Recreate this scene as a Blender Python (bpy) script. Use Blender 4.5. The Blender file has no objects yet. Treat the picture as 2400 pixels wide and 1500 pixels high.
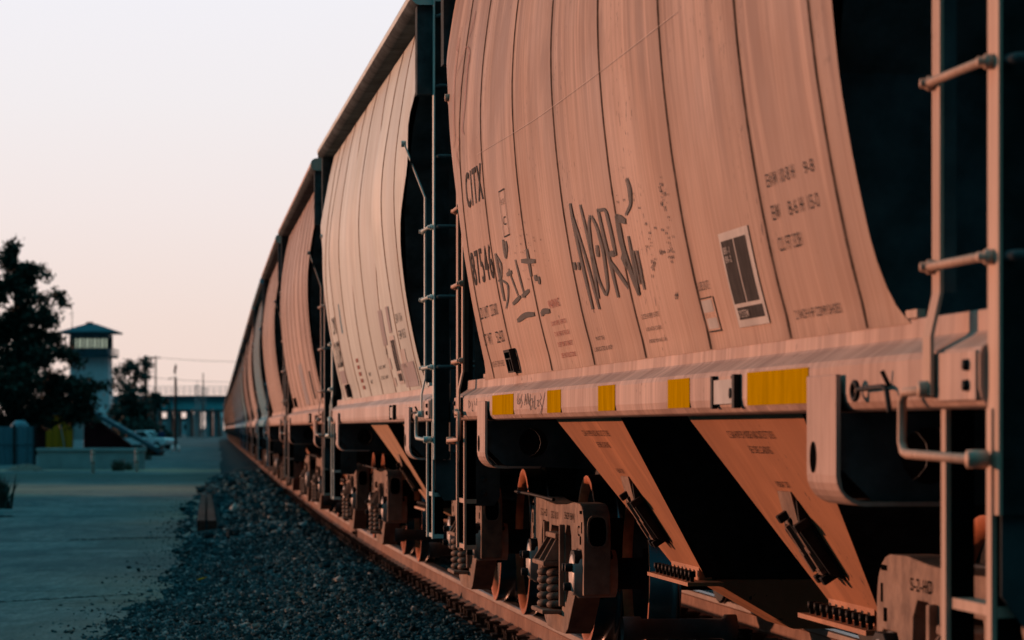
import bpy, bmesh, math, random
import numpy as np
from mathutils import Vector, Matrix
from mathutils.geometry import tessellate_polygon
random.seed(7); rng=np.random.default_rng(11)
sc=bpy.context.scene; COL=sc.collection
RAIL=0.40                      # rail top above the ground
CAMZ=1.56
F=8117.0                       # focal length in pixels of a 2400 px wide frame
R=math.radians

# ------------------------------------------------------------------ helpers
def tag(o,label=None,cat=None,group=None,kind=None):
    if label:o['label']=label
    if cat:o['category']=cat
    if group:o['group']=group
    if kind:o['kind']=kind
    return o
def empty(name,loc,rz=0):
    o=bpy.data.objects.new(name,None);COL.objects.link(o)
    o.location=loc;o.rotation_euler=(0,0,rz);o.empty_display_size=.2
    return o
class MB:
    def __init__(s): s.v=[];s.f=[];s.m=[];s.sm=[]
    def add(s,vs,fs,mi=0,smooth=False):
        b=len(s.v);s.v+=[tuple(p) for p in vs]
        for f in fs:
            s.f.append(tuple(b+i for i in f));s.m.append(mi);s.sm.append(smooth)
    def box(s,x0,x1,y0,y1,z0,z1,mi=0):
        x0,x1=sorted((x0,x1));y0,y1=sorted((y0,y1));z0,z1=sorted((z0,z1))
        v=[(x0,y0,z0),(x1,y0,z0),(x1,y1,z0),(x0,y1,z0),(x0,y0,z1),(x1,y0,z1),(x1,y1,z1),(x0,y1,z1)]
        s.add(v,[(0,3,2,1),(4,5,6,7),(0,1,5,4),(1,2,6,5),(2,3,7,6),(3,0,4,7)],mi)
    def obox(s,o,ax,ay,az,mi=0):
        o,ax,ay,az=[Vector(q) for q in(o,ax,ay,az)]
        v=[o,o+ax,o+ax+ay,o+ay,o+az,o+ax+az,o+ax+ay+az,o+ay+az]
        f=[(0,3,2,1),(4,5,6,7),(0,1,5,4),(1,2,6,5),(2,3,7,6),(3,0,4,7)]
        if ax.cross(ay).dot(az)<0:f=[q[::-1] for q in f]
        s.add(v,f,mi)
    def tube(s,pts,r,n=8,mi=0,caps=True):
        pts=[Vector(p) for p in pts]
        rs=r if isinstance(r,(list,tuple)) else [r]*len(pts)
        vs=[];up=None
        for i,p in enumerate(pts):
            d=(pts[min(i+1,len(pts)-1)]-pts[max(i-1,0)]).normalized()
            if up is None:
                up=Vector((0,0,1)) if abs(d.z)<.9 else Vector((1,0,0))
            a=d.cross(up);
            if a.length<1e-5:a=d.cross(Vector((0,1,0)))
            a.normalize();b=d.cross(a).normalized();up=-b if False else a.cross(d)
            for k in range(n):
                t=2*math.pi*k/n
                vs.append(p+(a*math.cos(t)+b*math.sin(t))*rs[i])
        fs=[]
        for i in range(len(pts)-1):
            for k in range(n):
                k2=(k+1)%n
                fs.append((i*n+k,i*n+k2,(i+1)*n+k2,(i+1)*n+k))
        s.add(vs,fs,mi,True)
        if caps:
            m=len(pts)-1
            s.add(vs[:n],[tuple(range(n))[::-1]],mi);s.add(vs[m*n:],[tuple(range(n))],mi)
    def lathe(s,prof,c,axis='y',n=32,mi=0,smooth=True):
        # prof: list of (radius, offset along axis)
        vs=[]
        for r,o in prof:
            for k in range(n):
                t=2*math.pi*k/n;a,b=r*math.cos(t),r*math.sin(t)
                if axis=='y':vs.append((c[0]+a,c[1]+o,c[2]+b))
                elif axis=='z':vs.append((c[0]+a,c[1]+b,c[2]+o))
                else:vs.append((c[0]+o,c[1]+a,c[2]+b))
        fs=[]
        for i in range(len(prof)-1):
            for k in range(n):
                k2=(k+1)%n
                fs.append((i*n+k,i*n+k2,(i+1)*n+k2,(i+1)*n+k))
        s.add(vs,fs,mi,smooth)
    def prism(s,outer,holes,y0,y1,mi=0):
        # polygon in (x,z) with holes, extruded along y
        loops=[outer]+list(holes)
        tri=tessellate_polygon([[Vector((x,z,0)) for x,z in l] for l in loops])
        flat=[p for l in loops for p in l];n=len(flat)
        vs=[(x,y0,z) for x,z in flat]+[(x,y1,z) for x,z in flat]
        fs=[]
        for t in tri:
            fs.append(tuple(t));fs.append(tuple(i+n for i in t[::-1]))
        b=0
        for l in loops:
            for i in range(len(l)):
                j=(i+1)%len(l);fs.append((b+i,b+j,b+j+n,b+i+n))
            b+=len(l)
        s.add(vs,fs,mi)
    def extr(s,prof,x0,x1,mi=0,caps=True,smooth=False):
        # closed (y,z) profile extruded along x
        n=len(prof)
        vs=[(x0,y,z) for y,z in prof]+[(x1,y,z) for y,z in prof]
        fs=[(i,(i+1)%n,(i+1)%n+n,i+n) for i in range(n)]
        s.add(vs,fs,mi,smooth)
        if caps:s.add(vs,[tuple(range(n))[::-1],tuple(range(n,2*n))],mi)
    def mesh(s,name,mats,recalc=True):
        me=bpy.data.meshes.new(name)
        me.from_pydata(s.v,[],s.f)
        for m in (mats if isinstance(mats,(list,tuple)) else [mats]):me.materials.append(m)
        me.polygons.foreach_set('material_index',s.m)
        me.polygons.foreach_set('use_smooth',s.sm)
        if recalc:
            bm=bmesh.new();bm.from_mesh(me);bmesh.ops.recalc_face_normals(bm,faces=bm.faces);bm.to_mesh(me);bm.free()
        me.update();return me
    def build(s,name,mats,parent=None,bevel=0,recalc=True):
        me=s.mesh(name,mats,recalc)
        o=bpy.data.objects.new(name,me);COL.objects.link(o)
        if parent:o.parent=parent
        if bevel:
            b=o.modifiers.new('bevel','BEVEL');b.width=bevel;b.segments=2;b.limit_method='ANGLE';b.angle_limit=R(40)
        return o
KIDS={}
def kids(o): return [c for c in bpy.data.objects if c.parent==o]
def copy_tree(o,parent=None,skip=(),depth=9):
    c=o.copy();COL.objects.link(c)
    if parent:c.parent=parent
    if depth>0:
        for ch in kids(o):
            if ch.name.split('.')[0] in skip:continue
            copy_tree(ch,c,skip,depth-1)
    return c

# ------------------------------------------------------------------ materials
class NT:
    def __init__(s,name):
        s.m=bpy.data.materials.new(name);s.m.use_nodes=True;s.t=s.m.node_tree
        s.b=s.t.nodes['Principled BSDF'];s.tc=None
    def n(s,typ,**kw):
        nd=s.t.nodes.new(typ)
        for k,v in kw.items():
            if k in nd.inputs:
                if isinstance(v,bpy.types.NodeSocket):s.t.links.new(v,nd.inputs[k])
                else:nd.inputs[k].default_value=v
            else:setattr(nd,k,v)
        return nd
    def coord(s,which='Object'):
        if not s.tc:s.tc=s.n('ShaderNodeTexCoord')
        return s.tc.outputs[which]
    def noise(s,scale=(1,1,1),detail=5,rough=.6,off=(0,0,0),dist=0):
        mp=s.n('ShaderNodeMapping',Vector=s.coord());mp.inputs['Scale'].default_value=scale;mp.inputs['Location'].default_value=off
        nz=s.n('ShaderNodeTexNoise',Vector=mp.outputs[0],Scale=1.0,Detail=detail,Roughness=rough,Distortion=dist)
        return nz.outputs['Fac']
    def ramp(s,fac,stops):
        r=s.n('ShaderNodeValToRGB',Fac=fac);e=r.color_ramp.elements
        while len(e)<len(stops):e.new(.5)
        for q,(p,c) in zip(e,stops):
            q.position=p;q.color=(c,c,c,1) if isinstance(c,(int,float)) else (*c,1)
        return r.outputs['Color']
    def mix(s,fac,a,b,mode='MIX'):
        x=s.n('ShaderNodeMix',data_type='RGBA',blend_type=mode)
        for i,v in((0,fac),(6,a),(7,b)):
            if isinstance(v,bpy.types.NodeSocket):s.t.links.new(v,x.inputs[i])
            elif i==0:x.inputs[0].default_value=v
            else:x.inputs[i].default_value=(*v,1)
        return x.outputs[2]
    def math(s,op,a,b=0.):
        x=s.n('ShaderNodeMath',operation=op)
        for i,v in((0,a),(1,b)):
            if isinstance(v,bpy.types.NodeSocket):s.t.links.new(v,x.inputs[i])
            else:x.inputs[i].default_value=v
        return x.outputs[0]
    def attr(s,name):return s.n('ShaderNodeAttribute',attribute_name=name).outputs['Fac']
    def done(s,col,rough=.6,metal=0,spec=.4,bump=None,bs=.1,bd=.01):
        b=s.b
        for k,v in(('Base Color',col),('Roughness',rough),('Metallic',metal),('Specular IOR Level',spec)):
            if isinstance(v,bpy.types.NodeSocket):s.t.links.new(v,b.inputs[k])
            elif k=='Base Color':b.inputs[k].default_value=(*v,1)
            else:b.inputs[k].default_value=v
        if bump is not None:
            bp=s.n('ShaderNodeBump',Height=bump,Strength=bs,Distance=bd)
            s.t.links.new(bp.outputs[0],b.inputs['Normal'])
        return s.m

def paint(name,col,grime=(.10,.065,.05),streak=.3,spots=.8,rough=.55,off=0.,spec=.14,soil=0.):
    m=NT(name)
    fine=m.noise((19,2,.45),5,.62,(off,0,off));fin2=m.noise((44,2,1.2),5,.68,(off+2,0,off))
    broad=m.noise((2.6,1,.30),4,.55,(off+3,0,off));blot=m.noise((1.15,1,.75),5,.62,(off+11,0,off),.4)
    dust=m.noise((1.1,1,1.3),5,.6,(off+9,0,0))
    base=m.mix(m.ramp(broad,[(.38,0),(.60,1)]),[c*.86 for c in col],[min(1,c*1.10) for c in col])
    base=m.mix(m.math('MULTIPLY',m.ramp(fine,[(.47,0),(.60,1)]),streak*.85),base,[c*f for c,f in zip(col,(.66,.55,.49))])
    base=m.mix(m.math('MULTIPLY',m.ramp(fin2,[(.48,0),(.56,1)]),streak*.9),base,[c*f for c,f in zip(col,(.64,.55,.49))])
    base=m.mix(m.math('MULTIPLY',m.ramp(fin2,[(.36,1),(.46,0)]),streak*.8),base,[min(1,c*1.25) for c in col])
    up=m.math('MAXIMUM',m.attr('dirt'),soil) if soil else m.attr('dirt');un=m.noise((5.5,2,.38),6,.68,(off+4,0,off))
    pat=m.math('MAXIMUM',m.math('MULTIPLY',m.ramp(blot,[(.42,0),(.58,1)]),.75),m.math('MULTIPLY',m.ramp(un,[(.45,0),(.60,1)]),.8))
    base=m.mix(m.math('MULTIPLY',up,m.math('ADD',m.math('MULTIPLY',pat,.78),.24)),base,[c*f for c,f in zip(col,(.30,.245,.235))])
    base=m.mix(m.math('MULTIPLY',m.attr('panel'),.42),base,[c*f for c,f in zip(col,(.52,.44,.42))])
    hot=m.noise((3.4,2,.22),3,.5,(off+21,0,off))
    base=m.mix(m.math('MULTIPLY',up,m.ramp(hot,[(.64,0),(.70,.55)])),base,[min(1,c*1.5) for c in col])
    base=m.mix(m.math('MULTIPLY',m.ramp(dust,[(.5,0),(.75,1)]),.30),base,[c*f for c,f in zip(col,(.72,.62,.58))])
    gr=m.attr('grime');gn=m.noise((60,3,5),5,.7,(off,0,1))
    base=m.mix(m.math('MULTIPLY',gr,m.ramp(gn,[(.38,.1),(.58,1)])),base,grime)
    if spots:
        sp=m.math('MULTIPLY',m.ramp(m.noise((38,38,26),2,.5,(off,0,0)),[(.655,0),(.70,1)]),m.ramp(m.noise((1.3,1.3,1.1),3,.5,(off+5,0,0)),[(.5,0),(.62,1)]))
        base=m.mix(m.math('MULTIPLY',sp,spots),base,(.07,.035,.025))
    return m.done(base,m.ramp(dust,[(.3,rough-.02),(.7,rough+.15)]),0,spec,m.noise((1.6,1,.5),3,.5),.35,.02)
def plain(name,col,rough=.7,var=.25,scale=6,metal=0,spec=.07,bs=.2,bd=.01,col2=None,stretch=(1,1,1)):
    m=NT(name)
    sc3=tuple(scale*q for q in stretch)
    f=m.noise(sc3,6,.62);g=m.noise(tuple(q*.23 for q in sc3),4,.55,(4,2,1))
    c2=col2 or [c*(1-2*var) for c in col]
    base=m.mix(m.ramp(f,[(.35,0),(.68,1)]),[min(1,c*(1+var*.5)) for c in col],c2)
    base=m.mix(m.math('MULTIPLY',m.ramp(g,[(.45,0),(.65,1)]),.6),base,[c*.8 for c in c2])
    return m.done(base,rough,metal,spec,f,bs,bd)
M={}
M['tan']=paint('weathered_tan_paint',(.60,.395,.29),streak=.36,off=0)
M['sillpaint']=paint('scuffed_sill_paint',(.72,.49,.385),streak=.22,spots=.9,off=3,soil=.7)
M['cream']=paint('cream_paint',(.60,.665,.60),streak=.14,spots=.0,off=7,rough=.5,spec=.22)
M['pinktan']=paint('dusty_pink_tan_paint',(.58,.415,.335),streak=.3,spots=.3,off=13)
M['pale']=paint('pale_pink_paint',(.60,.47,.41),streak=.25,spots=.2,off=23)
M['teal']=paint('faded_teal_paint',(.06,.31,.41),streak=.2,spots=.2,off=31)
M['blue']=paint('faded_blue_grey_paint',(.03,.27,.44),streak=.2,spots=.2,off=41)
M['brown']=paint('faded_red_brown_paint',(.30,.20,.18),streak=.2,spots=.2,off=51)
M['sheet']=paint('rust_stained_hopper_paint',(.60,.265,.13),streak=.08,spots=.9,off=61,rough=.55,soil=.45)
M['sheet_cream']=paint('cream_hopper_paint',(.60,.36,.22),streak=.06,spots=.3,off=71)
M['seam']=plain('grimy_weld_seam',(.20,.125,.09),.8,.35,20)
M['rustseam']=plain('rusty_weld_seam',(.46,.27,.17),.8,.3,20)
M['black']=plain('black_stencil_paint',(.028,.03,.03),.7,.2,40)
M['greyst']=plain('faded_black_stencil_paint',(.045,.042,.04),.75,.4,60,stretch=(1,1,.1))
M['red']=plain('red_stencil_paint',(.46,.085,.065),.7,.2,40)
M['fadered']=plain('faded_red_spray_paint',(.42,.17,.13),.7,.25,50)
M['white']=plain('white_decal_paint',(.66,.60,.54),.6,.1,10)
M['patch']=plain('grey_repaint_patch',(.42,.37,.36),.6,.06,8)
M['tealdecal']=plain('teal_decal',(.12,.25,.30),.6,.1,8)
M['scratch']=plain('bare_scratch',(.72,.52,.42),.6,.1,10)
M['yellow']=plain('yellow_reflective_tape',(.60,.335,.0),.8,.10,70,spec=0,bs=.05,stretch=(1,1,.12))
M['cordark']=None
M['void']=plain('flat_black_fill',(.004,.004,.004),1.,.0,5,spec=0,bs=0)  # flat black stands in for the dark inside holes and pockets
M['endpaint']=plain('grimy_shaded_end_sheet',(.095,.115,.12),.9,.3,5,spec=.05)  # shade on the car ends put into the colour, plus some grime
M['dark']=plain('blackened_steel',(.030,.029,.029),.6,.3,12)
M['deck']=plain('end_cage_steel',(.10,.10,.10),.65,.25,8)
M['frame']=plain('dusty_cast_steel',(.35,.23,.165),.8,.25,9,col2=(.18,.115,.085),spec=.15,bs=.5,bd=.012)
M['bearing']=plain('bearing_end_cap',(.50,.42,.36),.45,.2,9,spec=.5)
M['spring']=plain('spring_steel',(.25,.17,.13),.6,.3,14)
M['wheel']=plain('sunlit_rusty_rim',(.62,.20,.09),.6,.2,9)
M['tread']=plain('polished_wheel_tread',(.30,.32,.34),.22,.1,6,metal=1,spec=.5,bs=.02)
M['railweb']=plain('rusty_rail_web',(.34,.20,.145),.8,.18,7,col2=(.22,.125,.09))
M['railhead']=plain('worn_rail_head',(.36,.30,.27),.32,.1,9,metal=.8)
M['timber']=plain('dark_sleeper_timber',(.085,.060,.048),.9,.3,6,stretch=(1,.2,1),bs=.6)
M['plate']=plain('rusty_tie_plate',(.075,.047,.037),.85,.3,16)
M['beam']=plain('brown_weathered_beam',(.085,.052,.045),.85,.25,5,spec=.05,stretch=(4,.15,4))
M['concrete']=plain('grey_concrete',(.38,.46,.48),.85,.15,.8)
M['towerwall']=plain('pale_concrete_tower',(.80,.84,.88),.8,.08,.7,stretch=(3,3,.3))
M['roofteal']=plain('teal_metal_roof',(.05,.12,.15),.85,.1,.6,spec=.1)
M['girder']=plain('green_steel_girder',(.20,.56,.60),.7,.1,.3)
M['glass']=plain('tower_window_glass',(.48,.66,.60),.15,.05,.5,spec=.8,bs=0)
def glassmat():
    m=NT('thin_green_window_glass');tr=m.n('ShaderNodeBsdfTransparent',Color=(.80,.95,.88,1));mxs=m.n('ShaderNodeMixShader',Fac=.22)
    m.t.links.new(tr.outputs[0],mxs.inputs[1]);m.t.links.new(m.b.outputs[0],mxs.inputs[2]);m.t.links.new(mxs.outputs[0],m.t.nodes['Material Output'].inputs['Surface'])
    return m.done((.40,.55,.50),.15,0,.5)
M['cabglass']=glassmat()
M['yellowwall']=plain('ochre_painted_panel',(.66,.25,.02),.8,.08,.9,spec=.05)
M['redwall']=plain('dark_red_shed_wall',(.05,.012,.014),.85,.2,1.2)
M['bluemetal']=plain('blue_grey_sheet_metal',(.15,.27,.33),.6,.15,1,stretch=(6,6,.3))
M['pole']=plain('dark_wooden_pole',(.045,.04,.038),.85,.2,3)
M['bollard']=plain('pale_bollard_paint',(.74,.66,.58),.7,.12,4)
M['signal']=plain('faded_red_flag',(.36,.07,.055),.7,.1,2)
M['whitepaint']=plain('white_vehicle_paint',(.80,.84,.88),.4,.05,2,spec=.5)
M['tyre']=plain('black_rubber',(.02,.02,.02),.8,.1,5)
M['winglass']=plain('dark_vehicle_glass',(.03,.045,.05),.12,.05,2,spec=.7,bs=0)
M['silo']=plain('white_silo_wall',(.70,.70,.70),.6,.06,.3)
M['fargrey']=plain('far_blue_grey_wall',(.50,.64,.68),.8,.15,.12)
M['skin']=plain('skin',(.48,.27,.2),.6,.05,8)
M['cloth']=plain('dark_blue_cloth',(.018,.04,.11),.85,.15,12)
M['leaf']=None
def leafmat(name,c1,c2):
    m=NT(name);a=m.attr('shade')
    return m.done(m.mix(a,c1,c2),.7,0,.25)
M['leaf']=leafmat('dark_conifer_foliage',(.012,.026,.020),(.035,.062,.042))
M['leaf2']=leafmat('teal_green_foliage',(.018,.038,.034),(.045,.085,.068))
M['weed']=leafmat('dry_weed_leaves',(.030,.040,.028),(.075,.085,.055))
M['bark']=plain('dark_bark',(.05,.038,.03),.9,.3,3,stretch=(3,3,.5))
def stonemat():
    m=NT('crushed_ballast_stone');a=m.attr('shade')
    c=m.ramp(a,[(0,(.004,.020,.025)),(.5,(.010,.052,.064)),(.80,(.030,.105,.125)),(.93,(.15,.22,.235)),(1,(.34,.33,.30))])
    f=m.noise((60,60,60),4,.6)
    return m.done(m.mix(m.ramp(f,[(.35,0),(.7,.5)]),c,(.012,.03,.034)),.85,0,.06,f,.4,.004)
M['stone']=stonemat()
def bedmat():
    m=NT('ballast_bed')
    v=m.n('ShaderNodeTexVoronoi',Vector=m.coord(),Scale=17.);
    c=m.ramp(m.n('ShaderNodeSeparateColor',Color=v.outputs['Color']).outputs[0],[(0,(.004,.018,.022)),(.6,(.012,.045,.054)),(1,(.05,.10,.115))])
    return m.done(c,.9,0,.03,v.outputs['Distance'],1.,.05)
M['bed']=bedmat()
def groundmat():
    m=NT('worn_asphalt_and_dirt')
    big=m.noise((.30,.10,1),5,.6,(3,1,0));med=m.noise((.7,.28,1),5,.6);fine=m.noise((26,26,26),5,.7);spk=m.noise((70,70,70),2,.5)
    mid=m.noise((2.6,.9,1),5,.65,(8,3,0))
    c=m.mix(m.ramp(big,[(.42,0),(.57,1)]),(.072,.118,.130),(.185,.205,.21))
    c=m.mix(m.math('MULTIPLY',m.ramp(mid,[(.46,0),(.58,1)]),.6),c,(.225,.235,.23))
    gra=m.noise((11,1.1,1),4,.7,(1,9,0));c=m.mix(m.math('MULTIPLY',m.ramp(gra,[(.45,0),(.56,1)]),.45),c,(.05,.085,.095));c=m.mix(m.math('MULTIPLY',m.ramp(gra,[(.36,1),(.42,0)]),.4),c,(.30,.31,.30))
    c=m.mix(m.math('MULTIPLY',m.ramp(med,[(.47,0),(.58,1)]),.7),c,(.055,.092,.104))
    sep=m.n('ShaderNodeSeparateXYZ',Vector=m.coord())
    wob=m.noise((.22,.10,1),4,.6,(5,2,0))
    y=m.math('ADD',sep.outputs[1],m.math('MULTIPLY',m.math('SUBTRACT',wob,.5),26.))
    def band(c0,w):
        d=m.math('ABSOLUTE',m.math('SUBTRACT',y,c0));d=m.math('DIVIDE',d,w);return m.math('MAXIMUM',0.,m.math('SUBTRACT',1.,d))
    sand=m.math('MINIMUM',1.,m.math('ADD',m.math('MULTIPLY',band(90.,13.),1.0),m.math('MULTIPLY',band(131.,6.),1.3)))
    sand=m.math('MAXIMUM',sand,m.math('MULTIPLY',m.attr('sand'),m.ramp(med,[(.30,.35),(.6,1)])))
    c=m.mix(sand,c,(.44,.275,.195))
    moss=m.math('MINIMUM',1.,m.math('MULTIPLY',band(113.,12.),1.3))
    c=m.mix(m.math('MULTIPLY',moss,.8),c,(.05,.085,.075))
    c=m.mix(m.math('MULTIPLY',m.ramp(fine,[(.45,0),(.58,1)]),.6),c,(.045,.065,.07))
    c=m.mix(m.ramp(spk,[(.64,0),(.70,.7)]),c,(.40,.40,.38))
    w=m.noise((.10,.62,1),5,.62,(0,7,0),.3);cr=m.ramp(w,[(.492,0),(.498,1),(.502,1),(.508,0)])
    c=m.mix(m.math('MULTIPLY',cr,.6),c,(.02,.026,.028))
    h=m.math('ADD',m.math('MULTIPLY',fine,.6),m.math('MULTIPLY',med,.8))
    return m.done(c,.9,0,.03,h,.6,.03)
M['ground']=groundmat()
M['crack']=plain('tarred_crack',(.03,.048,.054),.9,.2,3,spec=0)
def dirtmat(name,c1,c2):
    m=NT(name);f=m.noise((1.2,.6,1),6,.65);g=m.noise((30,30,30),5,.7)
    c=m.mix(m.ramp(f,[(.35,0),(.65,1)]),c1,c2);c=m.mix(m.math('MULTIPLY',m.ramp(g,[(.4,0),(.7,1)]),.5),c,[q*.55 for q in c2])
    return m.done(c,.9,0,.2,g,.5,.03)
M['dirt']=dirtmat('pale_sandy_dirt',(.30,.265,.225),(.22,.20,.18))
M['verge']=dirtmat('dark_mossy_soil',(.055,.085,.075),(.085,.12,.115))
M['soil']=dirtmat('reddish_soil',(.24,.15,.12),(.15,.10,.085))

# ------------------------------------------------------------------ track line
TH=math.atan(920/F);D=3.33;PITCH=13.4;TC=13.24
KH=[(14,.1129),(27,.103),(40,.0945),(53,.0885),(66,.0862),(80,.085)]
def head(s):
    if s<=14:return .1129
    for (a,b),(c,d) in zip(KH,KH[1:]):
        if s<=c:return b+(d-b)*(s-a)/(c-a)
    return .085
_P={}
def _mk():
    for sg in(1,-1):
        x=D*math.cos(TH);y=D*math.sin(TH);s=0.;_P[0]=(x,y)
        for i in range(1,2400 if sg>0 else 200):
            h=head(s);x-=math.sin(h)*.25*sg;y+=math.cos(h)*.25*sg;s+=.25*sg;_P[i*sg]=(x,y)
_mk()
def path(s):
    i=math.floor(s/.25);f=s/.25-i
    a,b=_P[i],_P[i+1];return a[0]+(b[0]-a[0])*f,a[1]+(b[1]-a[1])*f,head(s)
def tp(s,off,z):   # off: metres to the left of the track axis
    x,y,h=path(s);return Vector((x-math.cos(h)*off,y-math.sin(h)*off,z))

# ------------------------------------------------------------------ hopper car geometry (x along the train, y to its left, z above the rail)
PR=[(1.417,1.407),(1.616,1.461),(1.838,1.507),(2.061,1.544),(2.284,1.571),(2.514,1.589),(2.70,1.593),(2.881,1.584),(3.013,1.571),(3.157,1.552),(3.28,1.533),(3.4,1.515),(3.516,1.494),(3.72,1.445)]
def interp(T,h):
    if h<=T[0][0]:return T[0][1]
    for (a,b),(c,d) in zip(T,T[1:]):
        if h<=c:return b+(d-b)*(h-a)/(c-a)
    return T[-1][1]
def hw(h):   # smooth half width of the side at height h
    return (interp(PR,h-.06)+interp(PR,h)*2+interp(PR,h+.06))/4
EP=[(1.417,4.96),(1.437,4.90),(1.465,4.835),(1.51,4.785),(1.58,4.75),(1.65,4.735),(2.0,4.72),(2.3,4.75),(2.5,4.84),(2.7,4.99),(2.9,5.2),(3.05,5.42),(3.18,5.68),(3.72,5.72)]
def eh(h):return (interp(EP,h-.05)+2*interp(EP,h)+interp(EP,h+.05))/4 if h>1.75 else interp(EP,h)
SEAMS=[-4.47,-3.45,-2.10,-.70,.68,2.07,3.43,4.47]
def body_mesh(name,mats,seed=0,wave=0.,seams=SEAMS,dirty=.9,gk=1.):
    rr=random.Random(seed);ph=[(rr.uniform(2,9),rr.uniform(0,6.3),rr.uniform(.3,1)) for _ in range(7)]
    def wv(t,h):
        g=math.exp(-((h-2.75)/.55)**2)
        return wave*g*sum(a*math.sin(k*t+p) for k,p,a in ph)
    hs=[1.417,1.427,1.437,1.45,1.465,1.487,1.51,1.545,1.58]+[1.64+(3.72-1.64)*i/30 for i in range(31)];NU=300
    us=[-1+2*i/NU for i in range(NU+1)]
    b=MB();gr=[];dt=[];pn=[];pv=[rr.random() for _ in range(12)]
    for sgn in(1,-1):
        vs=[];fs=[]
        for h in hs:
            e=eh(h);w=hw(h)
            for u in us:
                t=u*e;vs.append((t,sgn*(w+wv(t,h)),h))
                d=min(abs(t-q) for q in seams);k=int(min(range(len(seams)),key=lambda i:abs(t-seams[i])))
                up=max(0,min(1,(h-2.2)/1.2));q_=sum(1 for z in seams if z<t);l_=(t-seams[q_-1]) if q_>0 else .5;pn.append(max(0,min(1,pv[q_]*.75+.55*math.exp(-abs(l_)/.22)-.12)));w_=max(0,min(1,(-t-1.0)/1.6));dt.append(dirty*max(0,min(1,(h-(1.85-.38*w_))/.7)))  # darkens with height, and starts lower down towards the near end
                gr.append(gk*min(1,math.exp(-(d/.03)**2)*.5+math.exp(-d/.09)*(.18+.42*up*((k*37)%5)/4)+max(0,(1.47-h)/.08)*.35))
        n=NU+1
        for i in range(len(hs)-1):
            for j in range(NU):fs.append((i*n+j,i*n+j+1,(i+1)*n+j+1,(i+1)*n+j))
        b.add(vs,fs,0,True)
    # ends: bulkhead plate, slope sheet and the vertical plate under the roof
    for s in(1,-1):
        rows=[(1.30,4.62),(1.42,4.62),(1.6,4.62),(1.8,4.62),(2.06,4.62),(2.07,4.63),(2.5,5.02),(3.0,5.55),(3.17,5.76)]
        vs=[];fs=[]
        for h,t in rows:
            for y in(-1,-.5,0,.5,1):vs.append((s*t,y*(hw(max(h,1.417))-.02),h))
        for i in range(len(rows)-1):
            for j in range(4):fs.append((i*5+j,i*5+j+1,(i+1)*5+j+1,(i+1)*5+j))
        b.add(vs,fs,1);gr+=[.2]*len(vs)
        n0=len(b.v);b.box(s*5.76,s*5.92,-1.555,1.555,3.17,3.70,1);gr+=[.15]*(len(b.v)-n0)
        # small lip where the side sheet meets the sill
        for y in(1,-1):
            n0=len(b.v);b.box(s*4.90,s*5.02,y*1.39,y*1.412,1.43,1.45);gr+=[0]*(len(b.v)-n0)
            n0=len(b.v);b.lathe([(.0,.0),(.028,.0),(.028,.006)],(s*4.635,y*.95,1.70),'x',14,1);gr+=[0]*(len(b.v)-n0)
    # seams as raised weld beads
    for t in seams:
        for sgn in(1,-1):
            vs=[];fs=[];K=30
            for i in range(K+1):
                h=1.42+(3.70-1.42)*i/K;y=hw(h)+wv(t,h)
                for dx,dy in((-.010,.0005),(-.004,.005),(.004,.005),(.010,.0005)):vs.append((t+dx,sgn*(y+dy),h))
            for i in range(K):
                for j in range(3):fs.append((i*4+j,i*4+j+1,i*4+j+5,i*4+j+4))
            b.add(vs,fs,2,True);gr+=[0]*len(vs)
    me=b.mesh(name,mats)
    a=me.attributes.new('grime','FLOAT','POINT');a.data.foreach_set('value',gr)
    a=me.attributes.new('panel','FLOAT','POINT');a.data.foreach_set('value',pn+[0.]*(len(gr)-len(pn)))
    a=me.attributes.new('dirt','FLOAT','POINT');a.data.foreach_set('value',dt+[0.]*(len(gr)-len(dt)))
    return me
SILLP=[(1.30,1.205),(1.44,1.205),(1.462,1.210),(1.474,1.228),(1.478,1.25),(1.478,1.322),(1.472,1.338),(1.458,1.347),(1.418,1.372),(1.411,1.380),(1.409,1.428),(1.36,1.432),(1.30,1.432)]
def mat_on(o,mats):
    for i,mm in mats.items():
        o.material_slots[i].link='OBJECT';o.material_slots[i].material=mm
def surf(t,h,off=.004):return (t,hw(h)+off,h)

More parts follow.
